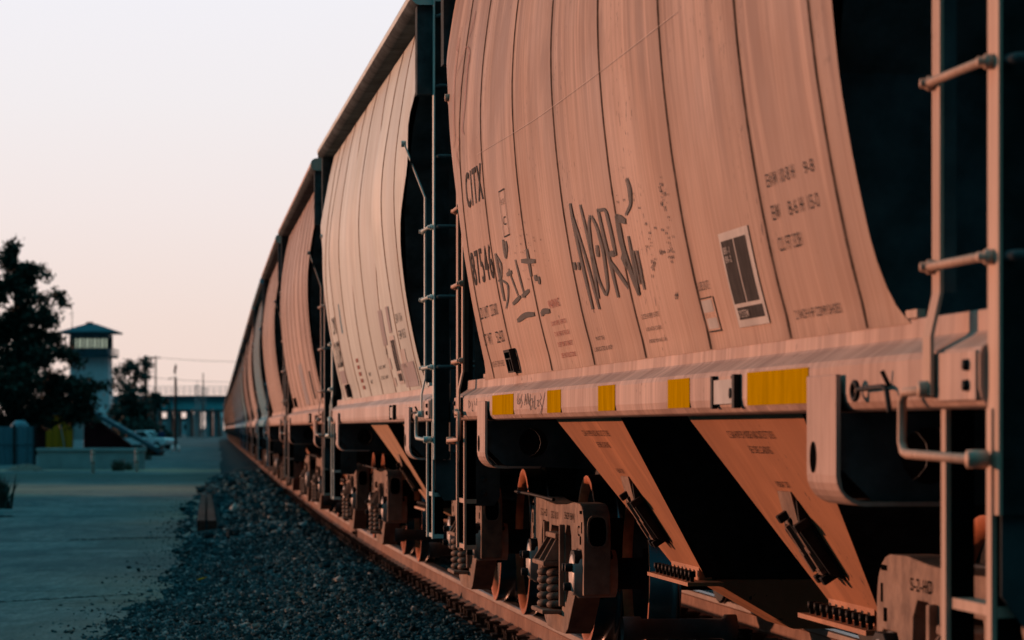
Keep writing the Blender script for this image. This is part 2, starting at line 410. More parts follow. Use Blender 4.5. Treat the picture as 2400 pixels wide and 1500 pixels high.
def make_car():
    root=empty('covered_hopper_car',(0,0,0))
    o=bpy.data.objects.new('body',body_mesh('body',[M['tan'],M['endpaint'],M['seam']],1));COL.objects.link(o);o.parent=root
    # roof with rolled eaves
    b=MB();prof=[]
    for k in range(13):
        a=R(-100+k*16.5);prof.append((1.535+.062*math.cos(a),3.765+.062*math.sin(a)))
    for y,z in((1.40,3.90),(1.05,4.02),(.55,4.10),(0,4.13)):prof.append((y,z))
    full=prof+[(-y,z) for y,z in prof[::-1][1:]]
    b.extr(full,-5.95,5.95,smooth=True)
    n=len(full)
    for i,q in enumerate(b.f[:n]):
        if i<5 or i>=n-6:b.m[i]=1  # dark band painted along the underside of the eave tube
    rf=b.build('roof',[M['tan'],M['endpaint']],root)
    b=MB()
    for y in(.62,-.62):
        for i in range(15):b.box(-5.6,5.6,y-.3+i*.042,y-.3+i*.042+.022,4.21,4.235)
        for i in range(9):b.box(-5.4+i*1.35,-5.36+i*1.35,y-.3,y+.31,4.0,4.208)
    b.build('running_board',M['deck'],rf)
    for i in range(5):
        b=MB();x=-4.4+i*2.2
        b.lathe([(.36,.0),(.36,.10),(.33,.135),(.0,.17)],(x,0,4.12),'z',24)
        b.build('hatch',M['tan'],rf)
    for i in range(4):
        b=MB();x=-5.4+i*3.6;b.box(x,x+.06,1.42,1.50,3.85,3.93);b.tube([(x+.03,1.46,3.9),(x+.03,1.46,3.99)],.018);b.build('eave_bracket',M['deck'],rf)
    for sg in(1,-1):
        b=MB();P=[(sg*y,z) for y,z in SILLP]
        b.extr(P,-5.90,5.90)
        s=b.build('side_sill',M['sillpaint'],root,bevel=.004)
        for e in(1,-1):
            b=MB();b.box(e*5.50,e*5.885,sg*1.4785,sg*1.4845,1.222,1.332)
            b.build('corner_plate',M['sillpaint'],s,bevel=.006)
            for z in(1.255,1.30):
                b=MB();b.lathe([(0,sg*.012),(.012,sg*.012),(.014,0)],(e*5.82,sg*1.4845,z),'y',10);b.build('bolt',M['dark'],s)
    b=MB();b.box(-6.1,6.1,-.17,.17,.74,1.04);b.box(-6.1,6.1,-.22,.22,1.04,1.06);b.build('centre_sill',M['dark'],root)
    for e in(1,-1):
        b=MB();b.box(e*5.86,e*5.935,-1.36,1.36,1.02,1.32)
        b.build('end_sill',M['dark'],root,bevel=.006)
        b=MB();b.box(e*4.64,e*5.85,-1.29,1.29,1.30,1.325);b.build('end_platform',M['dark'],root)
        b=MB();b.box(e*6.1,e*6.45,-.07,.07,.80,.94);b.box(e*6.45,e*6.70,-.13,.10,.76,1.0);b.box(e*6.56,e*6.72,.05,.16,.77,.99)
        b.build('coupler',M['dark'],root,bevel=.02)
        b=MB();b.tube([(e*6.0,.35,.8),(e*6.2,.38,.62),(e*6.45,.36,.55),(e*6.7,.33,.66)],.022);b.build('air_hose',M['tyre'],root)
        # hopper bay
        tc,th,bc,bh=1.94,1.22,1.73,.365
        b=MB();zt,zb=1.36,.52;yt,yb=1.385,.84
        T=[(e*tc-th,-yt,zt),(e*tc+th,-yt,zt),(e*tc+th,yt,zt),(e*tc-th,yt,zt)]
        B=[(e*bc-bh,-yb,zb),(e*bc+bh,-yb,zb),(e*bc+bh,yb,zb),(e*bc-bh,yb,zb)]
        b.add(T+B,[(0,1,5,4),(2,3,7,6)],0);b.add(T+B,[(1,2,6,5),(3,0,4,7)],1)  # end slopes take the black steel: their shade is put into the colour
        # lower collar
        B2=[(e*bc-bh+.02,-yb+.02,.515),(e*bc+bh-.02,-yb+.02,.515),(e*bc+bh-.02,yb-.02,.515),(e*bc-bh+.02,yb-.02,.515)]
        B3=[(e*bc-bh+.05,-.45,.30),(e*bc+bh-.05,-.45,.30),(e*bc+bh-.05,.45,.30),(e*bc-bh+.05,.45,.30)]
        b.add(B2+B3,[(0,1,5,4),(1,2,6,5),(2,3,7,6),(3,0,4,7)],0);b.add(B3,[(0,1,2,3)],1)
        hp=b.build('hopper',[M['sheet'],M['dark']],root)
        for sg in(1,-1):
            b=MB();y0=.80;b.box(e*1.75-.60,e*1.75+.52,sg*y0,sg*.955,.497,.513);b.build('flange',M['sheet'],hp)
            b=MB();b.box(e*bc-bh-.004,e*bc+bh+.004,sg*.815,sg*.872,.513,.60);b.build('outlet_lip',M['sheet'],hp)
            for i in range(10):
                b=MB();x=e*1.75-.53+i*.105;b.lathe([(0,.045),(.016,.045),(.016,.02),(.009,.02),(.009,0)],(x,sg*.925,.513),'z',8)
                b.build('flange_bolt',M['dark'],hp)
            b=MB();b.lathe([(0,0),(.062,0),(.062,.05),(.045,.06),(.045,.42),(.055,.42),(.055,.5)],(e*1.75-.1,sg*.66 if sg>0 else -1.16,.29),'y',18)
            b.build('outlet_tube',M['deck'],hp)
            # vibrator bracket: rails, ribs and hooks on the slope sheet
            dn=Vector((0,-(yt-yb),-(zt-zb))).normalized();nn=Vector((0,zt-zb,-(yt-yb))).normalized()
            if sg<0:dn.y*=-1;nn.y*=-1
            P0=Vector((e*1.84,sg*(yt-(yt-yb)*.635),zt-(zt-zb)*.635));X=Vector((1,0,0))
            def ob(bb,u0,u1,d0,d1,n0,n1,mi=0):
                d0*=.8;d1*=.8;n0*=.62;n1*=.62;bb.obox(P0+X*u0+dn*d0+nn*n0,X*(u1-u0),dn*(d1-d0),nn*(n1-n0),mi)
            b=MB()
            ob(b,-.15,.15,-.02,.22,.004,.016);
            for u in(-.135,.115):
                q=[P0+X*u+dn*-.12+nn*.004,P0+X*u+dn*.20+nn*.004,P0+X*u+dn*.15+nn*.042,P0+X*u+dn*-.02+nn*.05]
                q2=[p+X*.022 for p in q]
                b.add(q+q2,[(0,1,2,3),(7,6,5,4),(0,1,5,4),(1,2,6,5),(2,3,7,6),(3,0,4,7)])
            ob(b,-.012,.008,-.08,.20,.016,.075)
            b.build('vibrator_bracket',M['dark'],hp,bevel=.003);b=MB();ob(b,-.10,-.075,-.04,.06,.06,.088);ob(b,-.10,-.04,.05,.075,.06,.088);ob(b,-.065,-.04,.07,.17,.06,.088);ob(b,-.065,.0,.16,.185,.06,.088)
            b.build('bracket_hook',M['frame'],hp);b=MB()
            ob(b,.05,.075,-.05,.08,.06,.088);ob(b,.05,.10,.07,.095,.06,.088);ob(b,.075,.10,.09,.18,.06,.088);b.build('bracket_hook',M['frame'],hp);b=MB()
            for u,d in((-.145,-.05),(.06,-.09),(-.02,.215),(.07,.21)):b=MB();ob(b,u-.02,u+.02,d-.018,d+.018,.016,.10);b.build('bracket_bolt',M['dark'],hp,bevel=.003)
            b=MB()
            q=[P0+X*-.115+dn*-.15+nn*.004,P0+X*.115+dn*-.15+nn*.004,P0+X*.115+dn*-.04+nn*.04,P0+X*-.115+dn*-.04+nn*.04]
            q2=[p-nn*.006 for p in q];b.add(q+q2,[(0,1,2,3),(7,6,5,4),(0,1,5,4),(1,2,6,5),(2,3,7,6),(3,0,4,7)])
            b.build('bracket_ramp',M['frame'],hp)
        # bolster ends with jacking pads
        for sg in(1,-1):
            b=MB();t0,t1=e*4.30-.19,e*4.30+.19
            pr=[(1.500,1.30),(1.500,1.04)]
            for k in range(1,7):
                a=R(15*k);pr.append((1.42+.08*math.cos(a),1.04-.08*math.sin(a)))
            pr+=[(1.22,.96)]
            inn=[(y-.012*(1 if i<3 else .6),z+(.012*min(1,max(0,(i-2)/5)))) for i,(y,z) in enumerate(pr)]
            b.extr([(sg*y,z) for y,z in pr]+[(sg*y,z) for y,z in inn[::-1]],t0,t1)
            pad=b.build('jacking_pad',M['sillpaint'],root,bevel=.003)
            b=MB()
            for k,(dx,z,rx,rz) in enumerate(((.10,1.085,.04,.042),(-.13,.99,.045,.022))):
                vs=[(e*4.30+dx+rx*math.cos(q*.3142),sg*1.5025 if k==0 else sg*(1.487),z+rz*math.sin(q*.3142)) for q in range(20)]
                if k==0:b.add(vs,[tuple(range(20))])
            b.build('lightening_hole',M['void'],pad)  # flat black disc painted where the hole would be dark
            for t in(t0+.03,t1-.03):
                b=MB()
                outer=[(sg*1.486,1.20),(sg*1.486,1.06),(sg*1.40,.975),(sg*.4,.93),(sg*.4,1.20)]
                ho=[(sg*(1.25+.075*math.cos(q*.4488)),1.09+.075*math.sin(q*.4488)) for q in range(14)]
                n0=len(b.v);b.prism(outer,[ho],t-.006,t+.006)
                b.v[n0:]=[(y,x,z) for x,y,z in b.v[n0:]]
                b.build('bolster_web',M['deck'],root)
    # ladders, steps and grab irons on each corner
    for e in(1,-1):
        for sg in(1,-1):
            b=MB()
            b.box(e*5.905,e*6.0,sg*1.454,sg*1.462,.975,3.85);b.box(e*5.99,e*6.0,sg*1.37,sg*1.4538,.975,3.72,1)
            b.build('corner_post',[M['tan'],M['dark']],root)  # inward flange black: its unlit face is put into the colour
            b=MB();ins=[(sg*y,z) for y,z in((1.452,.975),(1.452,.80),(1.40,.73),(1.25,.73),(1.22,.78),(1.22,1.62),(1.28,1.70),(1.36,1.70),(1.36,.972))]
            n0=len(b.v);b.prism(ins,[],e*5.975,e*5.986);b.v[n0:]=[(y,x,z) for x,y,z in b.v[n0:]]
            gs=b.build('corner_gusset',M['endpaint'],root)
            for y_,z_ in((1.31,1.56),(1.31,1.42),(1.33,1.12),(1.33,1.02),(1.31,.88),(1.31,.80)):
                b=MB();b.lathe([(.017,0),(.016,-e*.007),(.008,-e*.012),(0,-e*.012)] if e>0 else [(.017,0),(.016,-.007),(.008,-.012),(0,-.012)],(e*(5.975 if e>0 else 5.986),sg*y_,z_),'x',8);b.build('rivet',M['deck'],gs)
            b=MB()
            y1=1.475
            b.box(e*5.46,e*5.535,sg*(y1-.005),sg*(y1+.004),1.47,2.58);b.box(e*5.527,e*5.535,sg*(y1-.035),sg*(y1-.0055),1.47,2.57,1);b.obox((e*5.46,sg*(y1-.005),2.58),(e*.05,0,0),(0,sg*.009,0),(-e*.27,sg*.105,.34));b.lathe([(0,-.01),(.02,-.01),(.02,.02),(0,.02)],(e*5.20,sg*1.58,2.93),'y',8)
            b.obox((e*5.46,sg*(y1-.005),1.47),(e*.075,0,0),(0,sg*.009,0),(0,sg*.022,-.10));b.obox((e*5.46,sg*(y1+.017),1.37),(e*.075,0,0),(0,sg*.009,0),(0,0,-.135))
            b.build('ladder_stile',[M['tan'],M['endpaint']],root)  # inner leg takes the darker coat, painting its shaded side
            for k in range(6):
                z=1.53+.42*k;b=MB()
                b.tube([(e*5.445,sg*1.492,z),(e*5.93,sg*1.487,z),(e*5.955,sg*1.462,z)],.0105,10)
                for x,yo in((5.475,1.488),(5.95,1.474)):b.lathe([(0,-.014),(.017,-.014),(.017,.006),(.011,.006),(.011,.022),(0,.022)],(e*x,sg*yo,z),'y',8)
                if k<3:b.build('ladder_rung',M['tan'],root)
                b=MB();b.tube([(e*6.0,sg*1.44,z),(e*6.04,sg*1.43,z),(e*6.04,sg*1.05,z),(e*5.97,sg*1.03,z)],.012,8);b.build('end_rung',M['deck'],root)
            b=MB();yy=1.513
            b.tube([(e*5.50,sg*1.49,1.247),(e*5.48,sg*yy,1.247),(e*5.33,sg*yy,1.245),(e*5.305,sg*yy,1.225),(e*5.30,sg*yy,1.13),(e*5.32,sg*yy,1.108),(e*5.35,sg*yy,1.102),(e*5.93,sg*yy,1.095),(e*5.955,sg*1.47,1.095)],.0112,10)
            for x,z in((5.5,1.25),(5.955,1.095)):b.lathe([(0,-.02),(.02,-.02),(.02,.025),(0,.025)],(e*x,sg*1.495,z),'y',8)
            b.build('grab_iron',M['tan'],root)
            b=MB()
            for x in(5.52,5.935):
                b.box(e*(x-.022),e*(x+.022),sg*1.455,sg*1.467,.50,1.204)
                b.box(e*(x+.012),e*(x+.022),sg*1.40,sg*1.4545,.52,1.204,1)
            for z in(.765,.515):b.box(e*5.50,e*5.96,sg*1.40,sg*1.454,z-.012,z+.012)
            b.build('sill_step',[M['tan'],M['void']],root)  # black inner leg paints the shaded face of each strap
        for q in(1,-1):b=MB();b.box(e*5.95,e*5.965,q*1.0,q*.985,1.3,3.7);b.build('end_ladder_stile',M['deck'],root)
    # small fittings on the left sill
    b=MB();b.box(-2.96,-2.60,1.4786,1.492,1.236,1.31)
    tg=b.build('tag_holder',M['white'],root)
    b=MB();b.box(-3.0,-2.962,1.4786,1.50,1.222,1.324);b.box(-2.596,-2.56,1.4786,1.496,1.222,1.324);b.box(-2.96,-2.93,1.4786,1.497,1.312,1.32);b.lathe([(0,.004),(.016,.004),(.016,0)],(-2.9,1.492,1.268),'y',12);b.build('tag_clip',M['dark'],tg)
    b=MB();b.tube([(-4.72+.035*math.cos(a*.4488),1.50,1.255+.022*math.sin(a*.4488)) for a in range(15)],.007,6);b.tube([(-4.755,1.50,1.258),(-5.04,1.50,1.262),(-5.08,1.50,1.255),(-5.10,1.497,1.20)],.007,6);b.tube([(-5.03,1.482,1.262),(-5.03,1.50,1.30)],.006,6);b.build('release_rod',M['dark'],root)
    o=Vector((3.27,hw(1.438)+.003,1.438));U=Vector((0,hw(1.548)-hw(1.438),.11));N=Vector((1,0,0)).cross(U).normalized()*-1
    if N.y<0:N=-N
    b=MB();X=Vector((1,0,0));u=U.normalized();L=U.length
    for a0,a1,c0,c1 in((0,.02,0,L),(.23,.25,0,L),(0.0205,.2295,0,.008),(0.0205,.2295,L-.012,L),(.0205,.2295,L*.58,L*.64),(.10,.115,.0085,L*.579)):
        b.obox(o+X*a0+u*c0,X*(a1-a0),u*(c1-c0),N*.03)
    b.obox(o+X*.03+u*.012,X*.19,u*(L-.03),N*.004)
    b.build('placard_holder',M['dark'],root)
    for e in(1,-1):
        b=MB();b.tube([(e*4.2,1.14,.80),(e*4.9,1.17,.815),(e*5.45,1.19,.82)],.009,8);b.build('brake_rod',M['dark'],root)
    # trucks
    for e in(1,-1):make_truck(root,e*4.30)
    return root

def wheel_prof():
    return [(.07,-.02),(.11,-.02),(.12,.03),(.20,.045),(.33,.035),(.385,.02),(.395,-.003),(.45,-.003)]
def make_truck(root,x0):
    b=MB();b.box(x0-.20,x0+.20,-.95,.95,.50,.70);b.box(x0-.16,x0+.16,-.30,.30,.70,.76)
    tr=b.build('truck',M['dark'],root,bevel=.02)
    for sg in(1,-1):
        ya,yb=sg*.985,sg*1.115
        half=[(.0,.775),(.42,.785),(.68,.80),(.90,.797),(.96,.787),(1.01,.765),(1.045,.732),(1.064,.69),(1.07,.63),(1.07,.56),(1.06,.36),(1.015,.355),(1.01,.55),(.98,.575),(.80,.575),(.77,.55),(.765,.37),(.68,.31),(.46,.165),(.36,.135),(0,.13)]
        outer=[(x0+x,z) for x,z in half]+[(x0-x,z) for x,z in half[::-1][1:-1]]
        cen=[(x0+x,z) for x,z in((-.235,.235),(.235,.235),(.245,.60),(.19,.665),(-.19,.665),(-.245,.60))]
        hs=[cen]
        for q in(1,-1):hs.append([(x0+q*x,z) for x,z in((.35,.30),(.40,.29),(.58,.42),(.615,.50),(.60,.63),(.55,.68),(.42,.68),(.355,.63))][::q])
        slots_=[]
        b=MB();b.prism(outer,hs,ya,yb)
        for q in(1,-1):
            for u0,u1,z0,z1 in((.93,1.00,.748,.764),(.985,1.002,.655,.71),(.93,.965,.60,.64)):
                c_=MB();c_.box(x0+q*u0,x0+q*u1,sg*1.1152,sg*1.118,z0,z1);slots_.append(c_)
        # stiffening flange on the top chord
        for q in(1,-1):
            b.box(x0+q*.30,x0+q*.34,sg*1.05,sg*1.14,.27,.68)
        sf=b.build('side_frame',M['frame'],tr,bevel=.024)
        for c_ in slots_:c_.build('cast_slot',M['void'],tr)
        for q in(1,-1):
            b=MB();b.prism([(x0+q*.80,.44),(x0+q*.98,.44),(x0+q*.98,.55),(x0+q*.94,.572),(x0+q*.84,.572),(x0+q*.80,.55)],[],sg*.96,sg*1.15);b.build('bearing_adapter',M['dark'],tr,bevel=.008)
        for q in(1,-1):
            b=MB();pr=[(.115,-.12),(.118,.02),(.118,.06),(.105,.07),(.105,.085),(.085,.095),(.05,.098),(0,.098)]
            b.lathe([(r,sg*o) for r,o in pr],(x0+q*.89,sg*1.06,.457),'y',28)
            br=b.build('bearing',M['bearing'],tr)
            for k in range(3):
                a=k*2.094+.5;b=MB()
                b.lathe([(0,sg*.035),(.021,sg*.035),(.021,0)],(x0+q*.89+.062*math.cos(a),sg*1.155,.457+.062*math.sin(a)),'y',8)
                b.build('cap_screw',M['dark'],tr)
            b=MB();pr=[(.075,.80),(.12,.80),(.13,.755),(.20,.745),(.34,.77),(.405,.795),(.424,.838),(.453,.838)]
            b.lathe([(r,sg*o) for r,o in pr[:-2]],(x0+q*.89,0,.457),'y',48,2);b.lathe([(r,sg*o) for r,o in pr[-3:]],(x0+q*.89,0,.457),'y',48,0)
            b.lathe([(.452,sg*.838),(.457,sg*.832),(.459,sg*.735),(.468,sg*.722),(.483,sg*.712),(.483,sg*.70),(.470,sg*.688)],(x0+q*.89,0,.457),'y',48,1)
            b.lathe([(.470,sg*.688),(.39,sg*.688),(.372,sg*.71),(.13,sg*.69),(.12,sg*.64),(.075,sg*.64)],(x0+q*.89,0,.457),'y',48,2)
            b.build('wheel',[M['wheel'],M['tread'],M['dark']],tr)  # bright rim and black plate: sunlight and shadow put into the wheel colours
        for xs,ys,k in((-.15,1.105,5),(.0,1.135,5),(.15,1.105,5),(-.065,.99,5),(.075,.99,5)):
            pts=[];N=14*k
            for i in range(N+1):
                a=2*math.pi*i/14;pts.append((x0+xs+.060*math.cos(a),sg*ys+.060*math.sin(a),.262+.20*i/N))
            b=MB();b.tube(pts,.0185,8);b.build('coil_spring',M['spring'],tr)
        # bolster end with pockets
        b=MB()
        b.box(x0-.235,x0+.235,sg*.94,sg*1.21,.468,.492);b.box(x0-.20,x0+.20,sg*.94,sg*1.145,.605,.632)
        for x in(-.225,-.01,.205):
            q_=[(x0+x,sg*.95,.4925),(x0+x,sg*1.205,.4925),(x0+x*.86,sg*1.14,.6045),(x0+x*.86,sg*.95,.6045)];q2=[(a+.02,c,d) for a,c,d in q_]
            b.add(q_+q2,[(0,1,2,3),(7,6,5,4),(0,1,5,4),(1,2,6,5),(2,3,7,6),(3,0,4,7)])
        b.box(x0-.235,x0+.235,sg*.975,sg*1.215,.226,.248)
        b.build('bolster_end',M['frame'],tr,bevel=.006)
        b=MB();b.box(x0-.19,x0+.19,sg*.955,sg*1.04,.4925,.6045);b.box(x0-.22,x0+.22,sg*.90,sg*.96,.30,.66);b.build('bolster_pocket',M['void'],tr)  # black boxes put in for the shade inside the bolster pockets
        for q in(1,-1):
            b=MB()
            for a_ in range(2):pass
            zc,yc=.665,sg*1.05;P=[]
            for k_ in range(16):
                t_=k_*.3927;P.append((yc+.042*math.copysign(abs(math.cos(t_))**.6,math.cos(t_)),zc+.07*math.copysign(abs(math.sin(t_))**.6,math.sin(t_))))
            b.add([(x0+q*1.0735,y_,z_) for y_,z_ in P],[tuple(range(16))])
            P2=[(yc+(y_-yc)*1.22,zc+(z_-zc)*1.14) for y_,z_ in P]
            o_=MB();o_.add([(x0+q*1.069,y_,z_) for y_,z_ in P2]+[(x0+q*1.082,y_,z_) for y_,z_ in P2]+[(x0+q*1.082,y_,z_) for y_,z_ in P]+[(x0+q*1.0736,y_,z_) for y_,z_ in P],[(r_*16+k_,r_*16+(k_+1)%16,r_*16+16+(k_+1)%16,r_*16+16+k_) for r_ in range(3) for k_ in range(16)])
            o_.build('pocket_rim',M['frame'],tr);b.build('end_pocket',M['void'],tr)
    for q in(1,-1):
        b=MB();b.lathe([(0,-.98),(.075,-.98),(.082,-.6),(.082,.6),(.075,.98),(0,.98)],(x0+q*.89,0,.457),'y',16);b.build('axle',M['dark'],tr)
        b=MB();b.box(x0+q*.36,x0+q*.42,-.75,.75,.36,.46);b.build('brake_beam',M['dark'],tr)
    return tr

# lettering ------------------------------------------------------------
def text_mesh(s,bold=0.,sp=1.24):
    cu=bpy.data.curves.new('lettering','FONT');cu.body=s;cu.resolution_u=3;cu.offset=bold;cu.space_character=sp
    ob=bpy.data.objects.new('lettering',cu)
    me=bpy.data.meshes.new_from_object(ob)
    vs=[tuple(v.co) for v in me.vertices];fs=[tuple(p.vertices) for p in me.polygons]
    bpy.data.objects.remove(ob);bpy.data.curves.remove(cu);bpy.data.meshes.remove(me)
    return vs,fs
def put_text(b,s,t0,t1,h0,h1,fn=surf,bold=.005,mi=0):
    """t0: where the line starts (far end), t1: where it ends, h0/h1: bottom/top"""
    vs,fs=text_mesh(s,bold)
    if not vs:return
    xs=[v[0] for v in vs];ys=[v[1] for v in vs];x0,x1,y0,y1=min(xs),max(xs),min(ys),max(ys)
    b.add([fn(t0+(t1-t0)*(x-x0)/(x1-x0),h0+(h1-h0)*(y-y0)/(y1-y0)) for x,y,z in vs],fs,mi)
def rect(b,t0,t1,h0,h1,fn=surf,mi=0,n=6,m=5):
    vs=[fn(t0+(t1-t0)*i/n,h0+(h1-h0)*j/m) for j in range(m+1) for i in range(n+1)]
    b.add(vs,[(j*(n+1)+i,j*(n+1)+i+1,(j+1)*(n+1)+i+1,(j+1)*(n+1)+i) for j in range(m) for i in range(n)],mi)
def frame(b,t0,t1,h0,h1,wt,wh,fn=surf,mi=0):
    s=1 if t1>t0 else -1
    rect(b,t0,t1,h0,h0+wh,fn,mi);rect(b,t0,t1,h1-wh,h1,fn,mi);rect(b,t0,t0+s*wt,h0+wh,h1-wh,fn,mi);rect(b,t1-s*wt,t1,h0+wh,h1-wh,fn,mi)
# pixel of the photograph -> point of the car side (used once to measure where paint marks sit on the sheet)
def meas(x,y):
    h=2.;c,s=math.cos(TH),math.sin(TH)
    for _ in range(40):
        a=D-hw(h);Z=F*a/(c*(x-280));h=.5*h+.5*(1.16+(1005-y)*Z/F)
    return (Z-a*s)/c-TC,h
def stroke(b,pts,w,fn=surf,mi=0,off=.0,taper=True):
    """a sprayed line: pts in (t,h); w = (width along t, width in h)"""
    P=[]
    for i in range(len(pts)-1):
        for k in range(6):P.append((pts[i][0]+(pts[i+1][0]-pts[i][0])*k/6,pts[i][1]+(pts[i+1][1]-pts[i][1])*k/6))
    P.append(pts[-1])
    # smooth
    for _ in range(3):P=[P[0]]+[((P[i-1][0]+2*P[i][0]+P[i+1][0])/4,(P[i-1][1]+2*P[i][1]+P[i+1][1])/4) for i in range(1,len(P)-1)]+[P[-1]]
    vs=[]
    for i,p in enumerate(P):
        a=P[max(0,i-1)];c=P[min(len(P)-1,i+1)];dx,dy=c[0]-a[0],c[1]-a[1];l=math.hypot(dx,dy) or 1
        nx,ny=-dy/l,dx/l;f=1
        if taper:f=.7+.3*min(1,min(i,len(P)-1-i)/3)
        wt,wh=(w*2.35,w*.38);vs.append(fn(p[0]+nx*wt*f,p[1]+ny*wh*f,.005+off));vs.append(fn(p[0]-nx*wt*f,p[1]-ny*wh*f,.005+off))
    b.add(vs,[(2*i,2*i+1,2*i+3,2*i+2) for i in range(len(P)-1)],mi)
def surf2(t,h,off=.005):return surf(t,h,off)
def surf3(t,h,off=.008):return surf(t,h,off)
def sillf(t,h,off=.002):return (t,1.478+off,h)

def spraymat(name,col,dens=.92):
    m=NT(name);f=m.noise((30,30,30),4,.7);g=m.noise((190,190,60),3,.6)
    m.t.nodes['Principled BSDF'].inputs['Alpha'].default_value=1
    al=m.ramp(m.math('ADD',m.math('MULTIPLY',f,.5),m.math('MULTIPLY',g,.5)),[(.32,.35),(.47,dens)])
    m.t.links.new(al,m.b.inputs['Alpha'])
    return m.done(col,.7,0,.25)
M['spray']=spraymat('dark_spray_paint',(.025,.03,.03),.95)
M['marker']=spraymat('dark_marker_pen',(.07,.05,.05),.8)
M['redspray']=spraymat('faded_red_spray',(.36,.13,.10),.55)
M['rustspot']=spraymat('rust_pit',(.06,.03,.022),.9)

def letter_car_one(root):
    def T(b,s,t0,t1,h0,h1,bold=.0,mat='greyst',nm='stencil_lettering'):
        q=MB();put_text(q,s,t0,t1,h0,h1,surf,bold);q.build(nm,M[mat],root)
    b=MB()
    T(b,'CITX',4.27,3.50,2.275,2.455,bold=.010)
    T(b,'87546',4.43,3.47,1.89,2.062,bold=.010)
    T(b,'LD LMT',4.45,4.02,1.72,1.778);T(b,'233600',3.93,3.62,1.72,1.778)
    T(b,'LT WT',4.50,4.13,1.586,1.645);T(b,'52400',3.93,3.60,1.586,1.645)
    T(b,'2 INCH HF COMP SHOES',4.46,3.88,1.474,1.503)
    frame(b,2.83,2.60,2.052,2.268,.012,.006);T(b,'PLATE',2.79,2.66,2.20,2.225);T(b,'C',2.78,2.68,2.105,2.145)
    T(b,'MUST BE',.47,.24,1.512,1.527);T(b,'LUBRICATED & INSP',.585,.09,1.47,1.487)
    T(b,'CLOSE HOPPER GATES',-.825,-1.22,1.556,1.573);T(b,'AND HATCH COVERS',-.86,-1.20,1.511,1.525);T(b,'BEFORE MOVING CAR',-.866,-1.25,1.469,1.482)
    T(b,'LUBE DATE',-2.142,-2.34,1.606,1.634);T(b,'C 10 TVL',-2.16,-2.34,1.518,1.53)
    T(b,'EXW 10-8 H',-3.595,-3.99,1.841,1.879);T(b,'9-8',-4.13,-4.25,1.840,1.874)
    T(b,'EW',-3.588,-3.70,1.749,1.79);T(b,'8-6 H',-3.83,-4.03,1.748,1.788);T(b,'15-0',-4.10,-4.235,1.747,1.786)
    T(b,'CU FT 3281',-3.59,-3.92,1.661,1.70);T(b,'2 INCH HF COMP SHOES',-3.586,-4.20,1.469,1.495)
    b.build('plate_outline',M['greyst'],root)
    T(b,'WARNING',1.665,1.305,1.68,1.716,.005,'red','warning_text')
    for i,(s,h) in enumerate((('DO NOT APPLY VIBRATOR',1.616),('TO ANY PART OF THIS CAR',1.569),('EXCEPT VIBRATOR BRACKET',1.524),('SEE INSTRUCTIONS',1.476))):
        T(b,s,1.70-.02*i,1.22-.015*i,h-.010,h+.010,.005,'red','warning_text')
    b=MB();rect(b,-2.69,-3.19,1.472,1.76,mi=0)
    rect(b,-2.715,-2.915,1.543,1.735,surf2,1);rect(b,-2.935,-3.13,1.543,1.735,surf2,1);rect(b,-2.735,-3.15,1.494,1.531,surf2,1)
    put_text(b,'BR-1',-2.75,-2.85,1.695,1.715,surf3,mi=0);put_text(b,'BR-2',-2.755,-2.855,1.668,1.688,surf3,mi=0);put_text(b,'SYSTEM',-2.745,-2.92,1.500,1.522,surf3,mi=0)
    b.build('repair_stencil',[M['white'],M['greyst']],root)
    b=MB();rect(b,-2.135,-2.36,1.475,1.582,mi=1);rect(b,-2.145,-2.33,1.535,1.574,surf2,0);rect(b,-2.16,-2.345,1.482,1.516,surf2,0);rect(b,-2.13,-2.35,1.5785,1.583,surf2,2);rect(b,-2.15,-2.37,1.472,1.4765,surf2,2)
    b.build('lube_stencil',[M['white'],M['tan'],M['greyst']],root)
    # graffiti, measured from the photograph
    g=MB()
    def px(s,dx=1300,dy=400,k=.3066):return [meas(dx+x*k,dy+y*k) for x,y in s]
    W=.015
    for s,w in (([(123,250),(160,450),(215,700),(300,1060)],1.1),([(140,330),(250,680),(350,1060)],1.0),([(200,260),(240,420),(290,650),(345,980)],.9),
        ([(275,340),(268,420),(290,620),(340,830),(400,960),(415,900),(405,800),(380,620),(330,430),(285,345)],1.1),([(330,570),(340,660)],1.3),
        ([(335,290),(370,450),(420,650),(495,970)],1.0),([(335,310),(395,290),(440,480),(475,650)],1.1),([(425,640),(470,630)],2.2),([(430,690),(500,790),(575,900)],1.5),
        ([(480,340),(520,560),(570,720),(655,950)],1.6),([(475,350),(550,390)],2.4),([(550,340),(590,260),(580,140),(555,60)],1.2),([(520,650),(570,740)],2.4),
        ([(570,500),(600,660),(655,950)],.8),([(608,610),(660,870)],.7),([(635,610),(695,910)],.7),([(155,700),(165,760)],1.1),([(188,700),(195,760)],1.1)):
        stroke(g,px(s),W*w)
    g.build('spray_graffiti',M['spray'],root);g=MB()
    for s,w in (([(285,650),(320,830),(345,960)],1.3),([(290,660),(325,720),(325,820),(305,830)],1.0),([(320,820),(368,850),(370,940),(355,1010)],1.0),([(370,750),(440,940)],.9),([(360,790),(392,770)],2.0),([(400,980),(450,930)],1.8),
        ([(415,690),(480,940)],.9),([(455,700),(545,700)],2.2),([(490,620),(520,800)],1.3),([(460,930),(505,890)],1.9),([(545,790),(552,830)],1.6),([(568,800),(572,850)],1.6),([(430,1090),(480,1050),(540,1045)],2.2),([(585,1050),(600,1025),(640,1025)],2.2),
        ([(335,560),(345,640),(355,685),(360,620),(350,570)],1.2)):
        stroke(g,px(s,1060,360,.36),W*w)
    g.build('spray_graffiti',M['spray'],root)
    g=MB()
